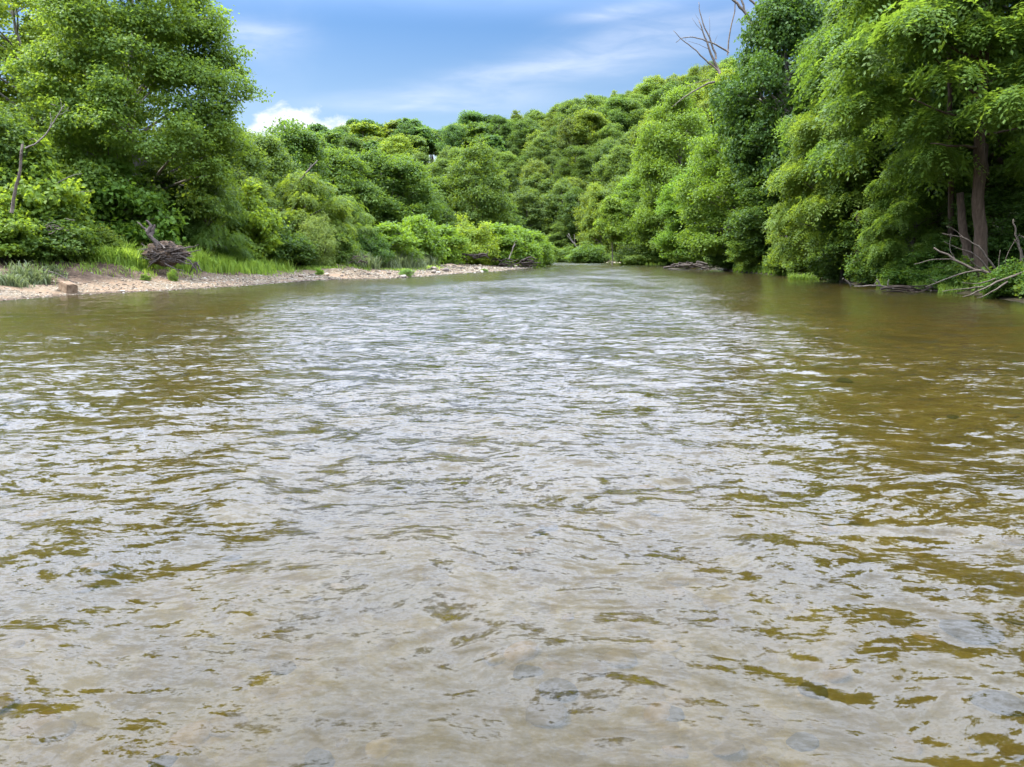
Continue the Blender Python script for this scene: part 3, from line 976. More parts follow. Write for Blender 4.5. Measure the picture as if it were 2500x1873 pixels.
place('broadleaf_tree', 'broadleaf_2', 1960, RB(1960, 4), 470, 160, 'lime-tipped tree between the vine-draped tree and the leaning walnut', 'tree', G3, (1.3, 1.2, .9))
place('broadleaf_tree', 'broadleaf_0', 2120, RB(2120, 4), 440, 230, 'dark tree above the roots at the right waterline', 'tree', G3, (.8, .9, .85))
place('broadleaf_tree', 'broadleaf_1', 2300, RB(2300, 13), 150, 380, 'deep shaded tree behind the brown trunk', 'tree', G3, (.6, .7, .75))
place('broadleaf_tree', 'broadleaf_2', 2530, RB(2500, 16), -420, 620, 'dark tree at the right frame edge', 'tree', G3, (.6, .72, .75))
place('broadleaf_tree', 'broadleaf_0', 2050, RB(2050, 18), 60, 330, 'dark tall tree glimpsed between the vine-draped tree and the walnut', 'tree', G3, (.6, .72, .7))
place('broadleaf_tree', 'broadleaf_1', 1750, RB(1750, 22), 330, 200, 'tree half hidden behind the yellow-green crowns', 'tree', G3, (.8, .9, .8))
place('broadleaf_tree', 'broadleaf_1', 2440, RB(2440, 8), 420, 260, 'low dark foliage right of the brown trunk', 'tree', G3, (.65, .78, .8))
place('lime_sapling', 'sapling', 1495, 150, 468, 80, 'lone lime sapling with a thin bare stem at the far waterline', 'tree', None, (1.0, 1.0, 1))

G4 = 'bushes along the right waterline'
rb = [(1990, 52, 610, 120, 'leafy bush at the waterline beside the floating grass', (1.1, 1.1, 1)), (2060, 49, 570, 150, 'dark bush with exposed roots at the right waterline', (.8, .9, .9)),
      (2160, 47, 580, 150, 'leafy bush behind the white log', (.85, .95, .9)), (2250, 42, 610, 150, 'bush between the white log and the fallen branches', (.85, 1, .9)),
      (2330, 38, 640, 110, 'low bush at the foot of the brown trunk', (.8, .95, .9)), (2475, 36, 640, 130, 'low bush under the dead branches at the right edge', (.8, .95, .9)),
      (1930, 58, 600, 110, 'small bush behind the bright mat of waterside grass', (1.1, 1.1, 1)), (1700, 98, 610, 120, 'bush overhanging the driftwood at the far right bank', (1.15, 1.15, 1)),
      (1630, 122, 600, 120, 'bush at the waterline left of the driftwood', (.95, 1, .9)), (1560, 150, 596, 110, 'bush at the waterline right of the lime sapling', (1, 1, .9)),
      (1440, 185, 596, 100, 'bush at the waterline left of the lime sapling', (.9, 1, .9)), (1380, 208, 600, 90, 'bush under the leaning dead trunk at the far bank', (.95, 1, .9)),
      (1780, 88, 600, 110, 'bush beside the small bankside tree', (.8, .9, .85)), (1340, 222, 604, 80, 'bush at the far bank just beyond the bar tip', (.85, .95, .85))]
for q in rb:
    place('bank_bush', 'bank_bush', q[0], RB(q[0], 1.8) if q[0] > 1600 else q[1], q[2], q[3], q[4], 'bush', G4, q[5])


# the rows of trees go on along both banks beside the camera; they show in the water only
def beside(kind, x, y, h, w, label, tint=(.8, .85, .85)):
    H, W, crown, trunk = PROTO[kind]
    root = link('broadleaf_tree', None, loc=(x, y, gz(x, y) - .05), rot=(0, 0, x * 1.7 + y))
    root.scale = (w / W, w / W, h / H)
    tag(root, label, 'tree', G3 if x > 0 else G1)
    link('trunk', trunk, root)
    link('crown', crown, root).color = (*tint, 1)


beside('broadleaf_0', 30.5, 25, 24, 15, 'tall bankside tree just outside the right frame edge')
beside('broadleaf_2', 30, 14, 23, 14, 'tall bankside tree beside the camera on the right bank')
beside('broadleaf_1', 31, 3, 24, 15, 'bankside tree level with the camera on the right bank')
beside('broadleaf_1', -41, 33, 24, 14, 'tall tree just outside the left frame edge')


# ---- forest on the hill: every crown its own tree, labelled by where it stands
def hill_forest():
    r = np.random.default_rng(77)
    pts = []
    step = 8.2
    for yy in np.arange(120, 372, step):
        for xx in np.arange(-92, 110, step):
            pts.append((xx + r.uniform(-4.1, 4.1), yy + r.uniform(-4.1, 4.1)))
    pts = np.array(pts)
    z, sd, left = terrain(pts)
    ok = (~left) & (sd > 3) & (sd < 150)
    pts, z, sd = pts[ok], z[ok], sd[ok]
    D = pts[:, 1] * CP + (CAMH - z) * SP
    px = pts[:, 0] / D * FPX + CW / 2
    ok = (px > 745) & (px < 1800)
    pts, z, sd, px = pts[ok], z[ok], sd[ok], px[ok]
    # keep those whose top shows over the trees in front of them
    order = np.argsort(pts[:, 1])
    sky = np.full(2600, -1.0)
    keep = []
    for i in order:
        H = r.uniform(9.5, 21)
        W = H * r.uniform(.62, .95)
        e = (z[i] + H - CAMH) / pts[i, 1]
        hw = int(W / 2 / pts[i, 1] * FPX * .8)
        a, b = max(int(px[i]) - hw, 0), min(int(px[i]) + hw, 2599)
        low = np.median(sky[a:b])
        if e > low + .004:
            keep.append((i, H, W, e))
            seg = sky[a:b]
            sky[a:b] = np.maximum(seg, e - .3 * (W / pts[i, 1]))
    return pts, z, sd, px, keep, r


hp, hz_, hsd, hpx, hkeep, hr = hill_forest()
print('hill trees', len(hkeep))
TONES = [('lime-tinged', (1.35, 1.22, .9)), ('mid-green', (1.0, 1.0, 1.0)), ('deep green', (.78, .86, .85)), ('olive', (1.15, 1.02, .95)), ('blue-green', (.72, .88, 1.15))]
rows = {}
for (i, H, W, e) in hkeep:
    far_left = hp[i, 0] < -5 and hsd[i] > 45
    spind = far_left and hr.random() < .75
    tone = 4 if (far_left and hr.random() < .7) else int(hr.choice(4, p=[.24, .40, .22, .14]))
    kind = 'spindly_0' if spind else ('hill_%d' % hr.integers(4) if hr.random() < .68 else ('broadleaf_0', 'broadleaf_1', 'broadleaf_2', 'limeleaf_0')[hr.integers(4)])
    band = 'at the hill foot' if hsd[i] < 14 else ('on the lower slope' if hsd[i] < 40 else ('on the upper slope' if hsd[i] < 75 else 'along the ridge'))
    rows.setdefault((band, tone, spind), []).append((hpx[i], i, H, W, kind))
ORD = ['first', 'second', 'third', 'fourth', 'fifth', 'sixth', 'seventh', 'eighth', 'ninth', 'tenth', 'eleventh', 'twelfth', 'thirteenth', 'fourteenth', 'fifteenth', 'sixteenth', 'seventeenth', 'eighteenth', 'nineteenth', 'twentieth']
for (band, tone, spind), lst in rows.items():
    lst.sort()
    n = len(lst)
    for j, (px_, i, H, W, kind) in enumerate(lst):
        hH, hW, crown, trunk = PROTO[kind]
        nm = TONES[tone][0] + (' thin-crowned' if spind else '') + ' forest tree ' + band
        if n == 1:
            lab = 'the only ' + nm
        elif j < 20:
            lab = ('leftmost ' if j == 0 else ORD[j] + ' from the left ') + 'of the ' + nm.replace('forest tree', 'forest trees')
        else:
            k = n - 1 - j
            lab = ('rightmost ' if k == 0 else (ORD[min(k, 19)] + ' from the right ')) + 'of the ' + nm.replace('forest tree', 'forest trees')
        root = link('forest_tree', None, loc=(hp[i, 0], hp[i, 1], hz_[i] - .2), rot=(0, 0, hr.uniform(0, 6.28)))
        root.scale = (W / hW, W / hW, H / hH)
        tag(root, lab, 'tree', 'forest trees on the hill')
        link('trunk', trunk, root)
        c = link('crown', crown, root)
        v = hr.uniform(.78, 1.15)
        t = TONES[tone][1]
        v *= .62 if kind == 'limeleaf_0' else (1.1 if kind[0] == 'b' else 1.0)
        c.color = (t[0] * v, t[1] * v, t[2] * v, 1)


# ------------------------------------------------------------------ dead wood
def dead_thing(name, label, cat, parts, mat='dead', sides=6, tint=(1, 1, 1)):
    """parts: list of (part name, [lines]) in world coordinates"""
    base = np.concatenate([np.asarray(l[0]) for _, ls in parts for l in ls])
    o = base[np.argmin(base[:, 2])]
    root = link(name, None, loc=tuple(o))
    tag(root, label, cat)
    for pn, ls in [(pn_, [l_]) for pn_, ls_ in parts for l_ in ls_]:
        me = tube_mesh(name + ' ' + pn, [(np.asarray(p) - o, r_) for p, r_ in ls], M[mat], sides)
        link(pn, me, root).color = (*tint, 1)
    return root


def pt(px, py, Y):
    z = zrow(py, Y)
    return (xcol(px, Y, z), Y, z)


def stem(pts, r0, r1, Y, dY=0.0, sub=3):
    """a crooked stem through photo points at distance Y (dY = change of distance along it)"""
    P = np.array([pt(a, b, Y + dY * i / max(len(pts) - 1, 1)) for i, (a, b) in enumerate(pts)])
    n = (len(P) - 1) * sub + 1
    t = np.linspace(0, len(P) - 1, n)
    Q = np.column_stack([np.interp(t, np.arange(len(P)), P[:, q]) for q in range(3)])
    if n > 4:
        K = Q.copy()
        K[1:-1] = (Q[:-2] + 2 * Q[1:-1] + Q[2:]) / 4
        Q = K
    Q[1:-1] += rng.normal(size=(n - 2, 3)) * min(r0 * .35, .02 + r0 * .06)
    return Q, np.linspace(r0, r1, n)


# bare snag post and dead limb at the left
dead_thing('snag', 'bare broken dead post leaning in the lime bush at left', 'snag', [
    ('stem', [stem([(28, 520), (36, 470), (48, 420), (55, 352)], .095, .06, LB(40, 8.3))]),
    ('splinter', [stem([(52, 375), (57, 358), (55, 345)], .04, .012, LB(40, 8.2))])], tint=(.6, .56, .52))
dead_thing('bare_branch', 'thin bare forked branch hanging before the dark tree at left', 'branch', [
    ('stem', [stem([(62, 362), (95, 348), (120, 318), (140, 282), (158, 255)], .05, .02, 45)]),
    ('fork', [stem([(120, 318), (126, 296), (122, 275)], .03, .012, 45), stem([(140, 282), (156, 276), (168, 262)], .025, .01, 45)]),
    ('twig', [stem([(95, 348), (84, 338), (70, 342)], .02, .01, 45), stem([(150, 268), (148, 240)], .015, .006, 45)])])
dead_thing('dry_stem', 'dry grey stems slanting across the bush behind the rootwad', 'branch', [
    ('stem', [stem([(118, 460), (170, 430), (200, 424)], .035, .012, LB(170, 8.5))]), ('side_stem', [stem([(112, 476), (180, 470), (230, 466)], .03, .01, LB(170, 8.4))])])
dead_thing('pale_sapling', 'pale thin stem in front of the dark tree behind lime shrubs', 'stem', [
    ('stem', [stem([(948, 560), (945, 500), (934, 450), (930, 415)], .14, .07, LB(940, 45))]), ('fork', [stem([(945, 500), (960, 470), (962, 440)], .06, .03, LB(940, 45))])])
dead_thing('leaning_branch', 'bare pale branch leaning above the feathery thicket', 'branch', [
    ('stem', [stem([(732, 440), (755, 415), (775, 392)], .10, .04, 72)]), ('fork', [stem([(755, 415), (760, 400)], .04, .02, 72)])])
dead_thing('white_stick', 'white bare stick standing out of the shrubs near the bar tip', 'stick', [
    ('stem', [stem([(1243, 632), (1252, 606), (1258, 595)], .10, .05, 106)]), ('fork', [stem([(1252, 606), (1257, 590), (1262, 588)], .04, .02, 106)])])
dead_thing('leaning_dead_trunk', 'leaning dead trunk with bare twigs at the foot of the far hill', 'trunk', [
    ('stem', [stem([(1430, 634), (1410, 606), (1396, 588), (1388, 570)], .22, .07, 196)]), ('fork', [stem([(1400, 594), (1384, 574)], .09, .04, 196), stem([(1404, 600), (1402, 572)], .08, .04, 196)])])

# dead limbs above the vine-draped tree
dl = []
Yv = RB(1850, 6)
dl.append(('limb', [stem([(1758, 180), (1735, 130), (1722, 90), (1706, 50)], .16, .05, Yv)]))
dl.append(('limb', [stem([(1748, 145), (1738, 105), (1720, 70), (1708, 30), (1706, 5)], .12, .03, Yv)]))
dl.append(('limb', [stem([(1780, 128), (1755, 113), (1725, 100), (1695, 90), (1665, 92), (1650, 104)], .10, .03, Yv)]))
dl.append(('limb', [stem([(1752, 172), (1720, 145), (1690, 115), (1662, 95), (1644, 75)], .10, .025, Yv)]))
dl.append(('limb', [stem([(1776, 135), (1780, 85), (1790, 45), (1797, 0), (1800, -40)], .09, .05, Yv)]))
dl.append(('limb', [stem([(1838, 65), (1820, 30), (1800, 10), (1780, -10), (1760, -40)], .20, .08, Yv)]))
dl.append(('limb', [stem([(1830, 55), (1818, 25), (1808, -10), (1805, -50)], .14, .08, Yv)]))
dl.append(('limb', [stem([(1862, 50), (1852, 20), (1832, 0), (1815, -30)], .17, .08, Yv)]))
dl.append(('limb', [stem([(1858, 48), (1858, 10), (1850, -50)], .17, .09, Yv), ]))
dl.append(('limb', [stem([(1745, 200), (1722, 206), (1690, 225), (1660, 245), (1640, 262)], .13, .03, Yv)]))
dl.append(('twig', [stem([(1690, 224), (1684, 206), (1674, 212)], .03, .012, Yv), stem([(1735, 193), (1712, 199), (1690, 205), (1674, 215)], .04, .015, Yv),
                    stem([(1718, 80), (1700, 60), (1690, 44)], .03, .012, Yv), stem([(1733, 105), (1733, 70), (1732, 40)], .03, .012, Yv), stem([(1742, 108), (1752, 85)], .02, .01, Yv),
                    stem([(1675, 100), (1672, 92)], .02, .01, Yv), stem([(1735, 122), (1705, 108), (1680, 101)], .03, .012, Yv), stem([(1708, 50), (1700, 40), (1698, 34)], .02, .01, Yv)]))
dl.append(('limb', [stem([(1850, 225), (1865, 245), (1880, 270)], .20, .12, Yv - 4.5)]))
dl.append(('limb', [stem([(1800, 245), (1825, 262), (1845, 275)], .12, .07, Yv - 4.5)]))
dead_thing('dead_tree', 'bare grey dead limbs rising above the dark vine-draped tree', 'dead branches', dl, mat='dead', tint=(.85, .8, .78))

# brown trunks of the right bank
def walnut_trunk():
    """the thick brown trunk of the right-hand walnut, traced at its own distance"""
    Y = RB(2390, 2.2)
    ls = [stem([(2392, 720), (2394, 660), (2392, 560), (2389, 450), (2390, 330), (2398, 180), (2412, 40), (2416, -120)], .36, .18, Y),
          stem([(2392, 690), (2375, 712), (2362, 728)], .20, .05, Y - .3), stem([(2398, 690), (2418, 705), (2432, 722)], .22, .06, Y - .4), stem([(2388, 695), (2390, 715), (2386, 735)], .2, .06, Y - .6)]
    for i, (y0, dx, dy) in enumerate(((300, -170, -60), (240, -120, -110), (210, 90, -60), (150, -160, -90), (120, 100, -80), (60, -130, -90), (360, -120, -10), (330, 110, -20), (20, 80, -90))):
        ls.append(stem([(2392 + max(0, 300 - y0) * .06, y0), (2392 + dx * .5, y0 + dy * .4), (2392 + dx, y0 + dy)], .085, .02, Y, (i % 3 - 1) * 2.0))
    o = walnut.location
    inv = walnut.matrix_basis.inverted()
    V, F = tubes_arrays(ls, 9)
    V = np.array([inv @ Vector(v) for v in V])
    link('trunk', raw_mesh('walnut trunk', V, F, M['bark'], smooth=True), walnut).color = (.62, .52, .43, 1)


walnut_trunk()
dead_thing('slender_tree', 'slimmer trunk standing just behind the thick brown trunk', 'trunk', [
    ('stem', [stem([(2404, 640), (2404, 560), (2400, 470), (2402, 350)], .33, .24, RB(2404, 6))])], mat='bark', sides=8, tint=(.60, .51, .43))
dead_thing('slender_tree', 'thin leaning trunk left of the thick brown trunk', 'trunk', [
    ('stem', [stem([(2368, 650), (2360, 590), (2348, 535), (2344, 470)], .26, .17, RB(2360, 2.5))])], mat='bark', sides=8, tint=(.60, .51, .43))
dead_thing('slender_tree', 'thin pale upright trunk between the leaning walnut and the thick trunk', 'trunk', [
    ('stem', [stem([(2322, 600), (2322, 450), (2318, 350), (2318, 230), (2316, 120)], .17, .10, RB(2322, 4))])], mat='bark', sides=8, tint=(.60, .51, .43))
dead_thing('slender_tree', 'leaning dark trunk with roots at the right waterline', 'trunk', [
    ('stem', [stem([(2108, 690), (2098, 640), (2094, 600), (2096, 520)], .28, .16, RB(2100, 1.2))]),
    ('root', [stem([(2104, 668), (2120, 690), (2124, 704)], .12, .05, RB(2100, .9)), stem([(2106, 672), (2095, 694), (2080, 702)], .12, .04, RB(2100, .8))])], mat='bark', sides=8, tint=(.60, .51, .43))
dead_thing('slender_tree', 'short brown trunk of the small bankside tree near driftwood', 'trunk', [
    ('stem', [stem([(1850, 655), (1848, 620), (1846, 575)], .26, .16, RB(1850, 3))])], mat='bark', sides=8, tint=(.60, .51, .43))
dead_thing('broken_stem', 'pair of leaning pale broken stems at the waterline by the floating grass', 'stem', [
    ('stem', [stem([(1938, 660), (1928, 630), (1924, 600), (1920, 575)], .13, .07, RB(1930, .5))]), ('side_stem', [stem([(1920, 634), (1910, 622), (1900, 612)], .13, .11, RB(1930, .5))])], mat='dead')

# fallen tree with bare branches, right edge
fl = []
Yf = 34.6
fl.append(('stem', [stem([(2520, 690), (2440, 676), (2380, 658), (2330, 632), (2280, 605)], 0.115, 0.036, Yf, 1.0)]))
fl.append(('branch', [stem([(2437, 672), (2418, 640), (2390, 600), (2350, 578), (2300, 570)], 0.054, 0.014, Yf)]))
fl.append(('branch', [stem([(2425, 672), (2400, 640), (2370, 615), (2330, 602)], 0.043, 0.014, Yf)]))
fl.append(('branch', [stem([(2400, 660), (2340, 668), (2290, 690), (2260, 700)], 0.043, 0.014, Yf, -1)]))
fl.append(('branch', [stem([(2370, 655), (2320, 630), (2270, 635), (2232, 645)], 0.036, 0.012, Yf, -1)]))
fl.append(('branch', [stem([(2520, 662), (2450, 680), (2400, 705), (2350, 725)], 0.065, 0.022, Yf - 1.2)]))
fl.append(('branch', [stem([(2460, 688), (2420, 715), (2385, 728)], 0.043, 0.014, Yf - 1.6)]))
fl.append(('branch', [stem([(2430, 680), (2390, 694), (2350, 690)], 0.032, 0.012, Yf - 1)]))
fl.append(('branch', [stem([(2500, 650), (2490, 600), (2478, 560), (2474, 535)], 0.061, 0.022, Yf)]))
fl.append(('branch', [stem([(2498, 630), (2488, 600), (2476, 585)], 0.036, 0.014, Yf), stem([(2500, 580), (2486, 575)], 0.029, 0.014, Yf)]))
fl.append(('branch', [stem([(2400, 700), (2350, 705), (2300, 712)], 0.036, 0.012, Yf - 1.5)]))
fl.append(('twig', [stem([(2350, 578), (2330, 560), (2310, 552)], 0.018, 0.007, Yf), stem([(2330, 602), (2305, 590)], 0.014, 0.007, Yf), stem([(2290, 690), (2270, 680)], 0.014, 0.007, Yf),
                    stem([(2440, 676), (2438, 640), (2442, 610)], 0.022, 0.009, Yf), stem([(2330, 632), (2318, 608), (2322, 570)], 0.022, 0.009, Yf), stem([(2400, 660), (2372, 640), (2360, 620)], 0.022, 0.009, Yf),
                    stem([(2480, 684), (2450, 640), (2470, 600), (2490, 570)], 0.018, 0.007, Yf)]))
dead_thing('fallen_tree', 'fallen bare tree with long arching grey branches at the right edge', 'fallen tree', fl, tint=(.60, .56, .52))
dead_thing('floating_branch', 'pale forked branch lying in the water at the right bank', 'branch', [
    ('stem', [stem([(2182, 706), (2150, 697), (2120, 698), (2086, 699)], 0.079, 0.029, 44)]),
    ('fork', [stem([(2150, 697), (2142, 686), (2140, 682)], 0.058, 0.036, 44), stem([(2168, 702), (2168, 690), (2170, 682)], 0.036, 0.014, 44)]), ('twig', [stem([(2142, 686), (2134, 694)], 0.022, 0.011, 44)])], mat='dead')
dead_thing('bent_stick', 'short bent stick poking from the water beside the pale branch', 'stick', [
    ('stem', [stem([(2058, 680), (2074, 692), (2078, 700)], .05, .035, 46)]), ('fork', [stem([(2074, 692), (2086, 696)], .03, .02, 46)])], mat='dead')


def drift(name, label, px0, px1, py0, py1, Y, n, rad, mat='dead', seed=1):
    r = np.random.default_rng(seed)
    z0 = min(zrow(py1, Y), zrow(py0, Y))
    parts = []
    for i in range(n):
        a = r.uniform(px0, px1)
        L = (px1 - px0) * r.uniform(.18, .5)
        yb = py1 - (py1 - py0) * r.random() * .8
        s = stem([(a - L / 2, yb + r.normal() * 3), (a, yb - 2 + r.normal() * 3), (a + L / 2, yb + r.normal() * 4)], rad * r.uniform(.5, 1.3), rad * .4, Y + r.uniform(-1, 1))
        parts.append(('branch', [s]))
    return dead_thing(name, label, 'driftwood', parts, mat, tint=(.6, .56, .52))


drift('driftwood_pile', 'heap of driftwood at the far right bank below the yellow-green trees', 1655, 1830, 640, 660, RB(1745, 1), 26, .17, 'dead', 2)
drift('driftwood_pile', 'low dark driftwood lying along the bar behind the bush', 1130, 1190, 618, 632, LB(1160, 15), 12, .16, 'root', 3)
drift('driftwood_pile', 'driftwood and debris at the tip bush', 1200, 1300, 630, 648, LB(1250, 4), 14, .15, 'root', 4)
drift('driftwood_pile', 'grey sticks heaped at the water left of the pale branch', 1985, 2060, 672, 684, RB(2020, .4), 16, .10, 'root', 5)
drift('driftwood_pile', 'tangle of sticks at the water under the fallen tree', 2190, 2400, 695, 716, RB(2300, .6), 30, .05, 'root', 6)
drift('driftwood_pile', 'few branches at the foot of the far hill', 1425, 1475, 630, 638, 190, 8, .16, 'dead', 7)
drift('driftwood_pile', 'dry brush left on the bank beside the olive bush', 120, 175, 530, 570, LB(150, 7), 14, .035, 'dead', 8)
drift('driftwood_pile', 'dead brush slope of thin sticks above the stone block', 100, 190, 652, 700, LB(145, 4.2), 18, .025, 'root', 9)
drift('driftwood_pile', 'dark brush on the bank edge below the small bush', 855, 895, 620, 645, LB(875, 6.3), 10, .07, 'root', 10)


# rootwad: an upturned root plate
def rootwad():
    r = np.random.default_rng(14)
    Y = LB(405, 6.2)
    c = np.array(pt(405, 615, Y))
    root = link('rootwad', None, loc=(c[0], c[1], gz(c[0], c[1])))
    tag(root, 'upturned grey rootwad of tangled roots on the left bank', 'rootwad')
    o = np.array(root.location)
    # soil plate
    n = 900
    d = rdir(n, r)
    P = d * np.array([1.15, .45, .95]) * (1 + .18 * np.sin(d[:, :1] * 9) * np.cos(d[:, 2:] * 8))
    import bmesh
    bm = bmesh.new()
    bmesh.ops.create_icosphere(bm, subdivisions=4, radius=1)
    for v in bm.verts:
        k = 1 + .16 * math.sin(v.co.x * 7 + 1) * math.cos(v.co.z * 8) + .08 * math.sin(v.co.x * 19) * math.sin(v.co.z * 17 + v.co.y * 9)
        v.co = Vector((v.co.x * 1.15 * k, v.co.y * .5 * k, v.co.z * .88 * k))
    me = bpy.data.meshes.new('rootwad soil')
    bm.to_mesh(me)
    bm.free()
    me.materials.append(M['soil'])
    cc = c - o
    link('soil', me, root, loc=tuple(cc))
    lines = []
    for i in range(230):
        a = r.uniform(0, 6.283)
        rr = r.uniform(.1, .8)
        p0 = cc + np.array([math.cos(a) * rr, -.35 + r.uniform(-.1, .15), math.sin(a) * rr * .8])
        L = r.uniform(.35, .85)
        b_ = a + r.normal() * 1.3
        p1 = p0 + np.array([math.cos(b_) * L * 1.1 + .25, r.uniform(-.35, .15), math.sin(b_) * L * .6])
        p1[2] = max(p1[2], .05)
        lines.append((wiggle(p0, p1, 7, .32, r), np.linspace(r.uniform(.02, .05), .008, 7)))
    o2 = link('fine_roots', tube_mesh('rootwad fine roots', lines, M['root'], 5), root)
    o2['kind'] = 'stuff'
    big = [[(420, 605), (450, 598), (468, 590)], [(415, 615), (448, 612), (474, 604)], [(400, 600), (385, 580), (372, 566)], [(425, 630), (450, 645), (470, 636)],
           [(395, 620), (375, 640), (366, 655)], [(430, 620), (452, 632), (462, 655)], [(400, 640), (420, 655), (440, 660)]]
    for q in big:
        p, rd = stem(q, .055, .02, Y - .6)
        link('root', tube_mesh('rootwad root', [(p - o, rd)], M['root'], 7), root)
    for i in range(26):
        a = r.uniform(0, 6.283)
        p0 = cc + np.array([r.uniform(-.9, 1.0), -.55, r.uniform(-.65, .55)])
        p1 = p0 + np.array([r.uniform(-.7, .8), r.uniform(-.35, .1), r.uniform(-.4, .3)])
        p1[2] = max(p1[2], .03)
        link('root', tube_mesh('rootwad root', [(wiggle(p0, p1, 8, .25, r), np.linspace(r.uniform(.03, .06), .012, 8))], M['root'], 6), root)
    for q in ([(392, 600), (372, 570), (360, 548), (345, 530)], [(366, 556), (374, 540), (362, 526)], [(372, 566), (378, 550), (380, 538)]):
        p, rd = stem(q, .14, .035, Y - .2)
        link('prong', tube_mesh('rootwad prong', [(p - o, rd)], M['root'], 7), root)

    root.scale = (1.22, 1.0, .92)


rootwad()
# exposed root stump to the right of the rootwad
dead_thing('root_stump', 'dark splayed root stump right of the rootwad', 'stump', [
    ('root', [stem([(478, 640), (470, 655), (462, 668)], .07, .03, LB(475, 4.5))]), ('root', [stem([(478, 640), (486, 655), (494, 664)], .07, .03, LB(475, 4.5))]), ('root', [stem([(476, 642), (480, 658), (480, 670)], .08, .03, LB(475, 4.3))])], mat='root')
dead_thing('dead_stick', 'thin stick slanting down the dirt bank above the stone block', 'stick', [('stem', [stem([(105, 658), (140, 668), (180, 690)], .035, .015, LB(140, 4.5), -1.5)])], mat='root')


# ------------------------------------------------------------------ stones
def stone_mesh(name, seed, mat, sub=2, flat=.6, rough=.25):
    import bmesh
    r = np.random.default_rng(seed)
    bm = bmesh.new()
    bmesh.ops.create_icosphere(bm, subdivisions=sub, radius=.5)
    ph = r.uniform(0, 6.28, 6)
    planes = [(unit(r.normal(size=3)), r.uniform(.30, .44)) for _ in range(6)]
    for v in bm.verts:
        p = np.array(v.co)
        for nrm, dd in planes:
            s = p @ nrm
            if s > dd:
                p = p - nrm * (s - dd) * .85
        k = 1 + rough * .3 * math.sin(p[0] * 7 + ph[0]) * math.sin(p[1] * 7 + ph[1]) * math.cos(p[2] * 6 + ph[2])
        p = p * k * np.array([1, r.uniform(.97, 1.03), flat])
        v.co = Vector(p)
    for f in bm.faces:
        f.smooth = True
    me = bpy.data.meshes.new(name)
    bm.to_mesh(me)
    bm.free()
    me.materials.append(mat)
    return me


STONES = [stone_mesh('stone', 100 + i, M['stone'], 2, (.5, .62, .7, .55)[i % 4]) for i in range(6)]


def rock(px, py, wpx, label, tint=(1, 1, 1), mesh=0, hscale=1.0):
    yc = (py - CH / 2) / FPX
    Ys = np.linspace(25, 150, 1500)
    Zs = CAMH + Ys * (-SP - yc * CP) / (CP - yc * SP)
    Xs = (px - CW / 2) / FPX / (CP - yc * SP) * Ys
    hit = np.argmax(Zs <= np.maximum(terrain(np.column_stack([Xs, Ys]))[0], -.02))
    X, Y = float(Xs[hit]), float(Ys[hit])
    z = gz(X, Y)
    s = wpx / FPX * Y
    o = link('rock', STONES[mesh], loc=(X, Y, max(z, -.02) + s * .18), rot=(0, 0, random.uniform(0, 6.28)), scale=(s, s * .8, s * hscale))
    o.color = (*tint, 1)
    tag(o, label, 'rock', 'rocks on the gravel bar')
    return o


DK = (.45, .43, .42)
rock(734, 676, 15, 'dark brown rock, left one of the mid-bar rocks', (.55, .48, .42), 0)
rock(766, 673, 10, 'small dark rock right of the brown mid-bar rock', DK, 1)
rock(798, 674, 17, 'flat tan slab on the gravel mid-bar', (.95, .85, .7), 2, .8)
rock(835, 675, 10, 'small dark flat rock beside the tan slab', DK, 3)
rock(950, 669, 12, 'upright pointed dark rock on the bar', (.5, .46, .42), 4, 1.4)
rock(985, 679, 18, 'low grey rock at the waterline under the green tuft', (.55, .55, .52), 5)
rock(1059, 659, 20, 'grey brown rock, upper of the rock pair on the bar', (.6, .55, .5), 0)
rock(1059, 667, 17, 'grey rock, lower of the rock pair on the bar', (.55, .53, .5), 1)
rock(1088, 663, 18, 'dark boulder right of the rock pair at the water', (.42, .40, .40), 2)
rock(1162, 657, 13, 'dark low rock near the second waterside tuft', DK, 3)
rock(1256, 653, 18, 'pale rock near the tip of the bar', (1.1, 1.0, .9), 4)
rock(300, 714, 16, 'flat grey stone at the waterline right of the block', (.75, .75, .72), 3, .5)
rock(130, 690, 9, 'small pale stone behind the sandstone block', (1.3, 1.2, 1.1), 5)
rock(555, 697, 6, 'little black stone at the water edge of the bar', (.2, .2, .2), 1)


def block():
    import bmesh
    bm = bmesh.new()
    bmesh.ops.create_cube(bm, size=1)
    for v in bm.verts:
        v.co = Vector((v.co.x * .52, v.co.y * 1.15, v.co.z * .52))
    bmesh.ops.bevel(bm, geom=list(bm.edges), offset=.035, segments=2, affect='EDGES')
    bmesh.ops.subdivide_edges(bm, edges=[e for e in bm.edges if e.calc_length() > .2], cuts=4, use_grid_fill=True)
    for v in bm.verts:
        k = .02 * math.sin(v.co.x * 17 + v.co.y * 9) * math.cos(v.co.z * 15 + v.co.y * 6)
        v.co += Vector((k, k * .6, k * .8))
    me = bpy.data.meshes.new('sandstone block')
    bm.to_mesh(me)
    bm.free()
    me.materials.append(M['block'])
    X, Y = wpt(155, 719)
    Y += .45
    o = link('stone_block', me, loc=(X, Y, gz(X, Y) + .22), rot=(R(8), R(4), R(50)))
    tag(o, 'squared tan sandstone block lying on the gravel at the left', 'block')


block()


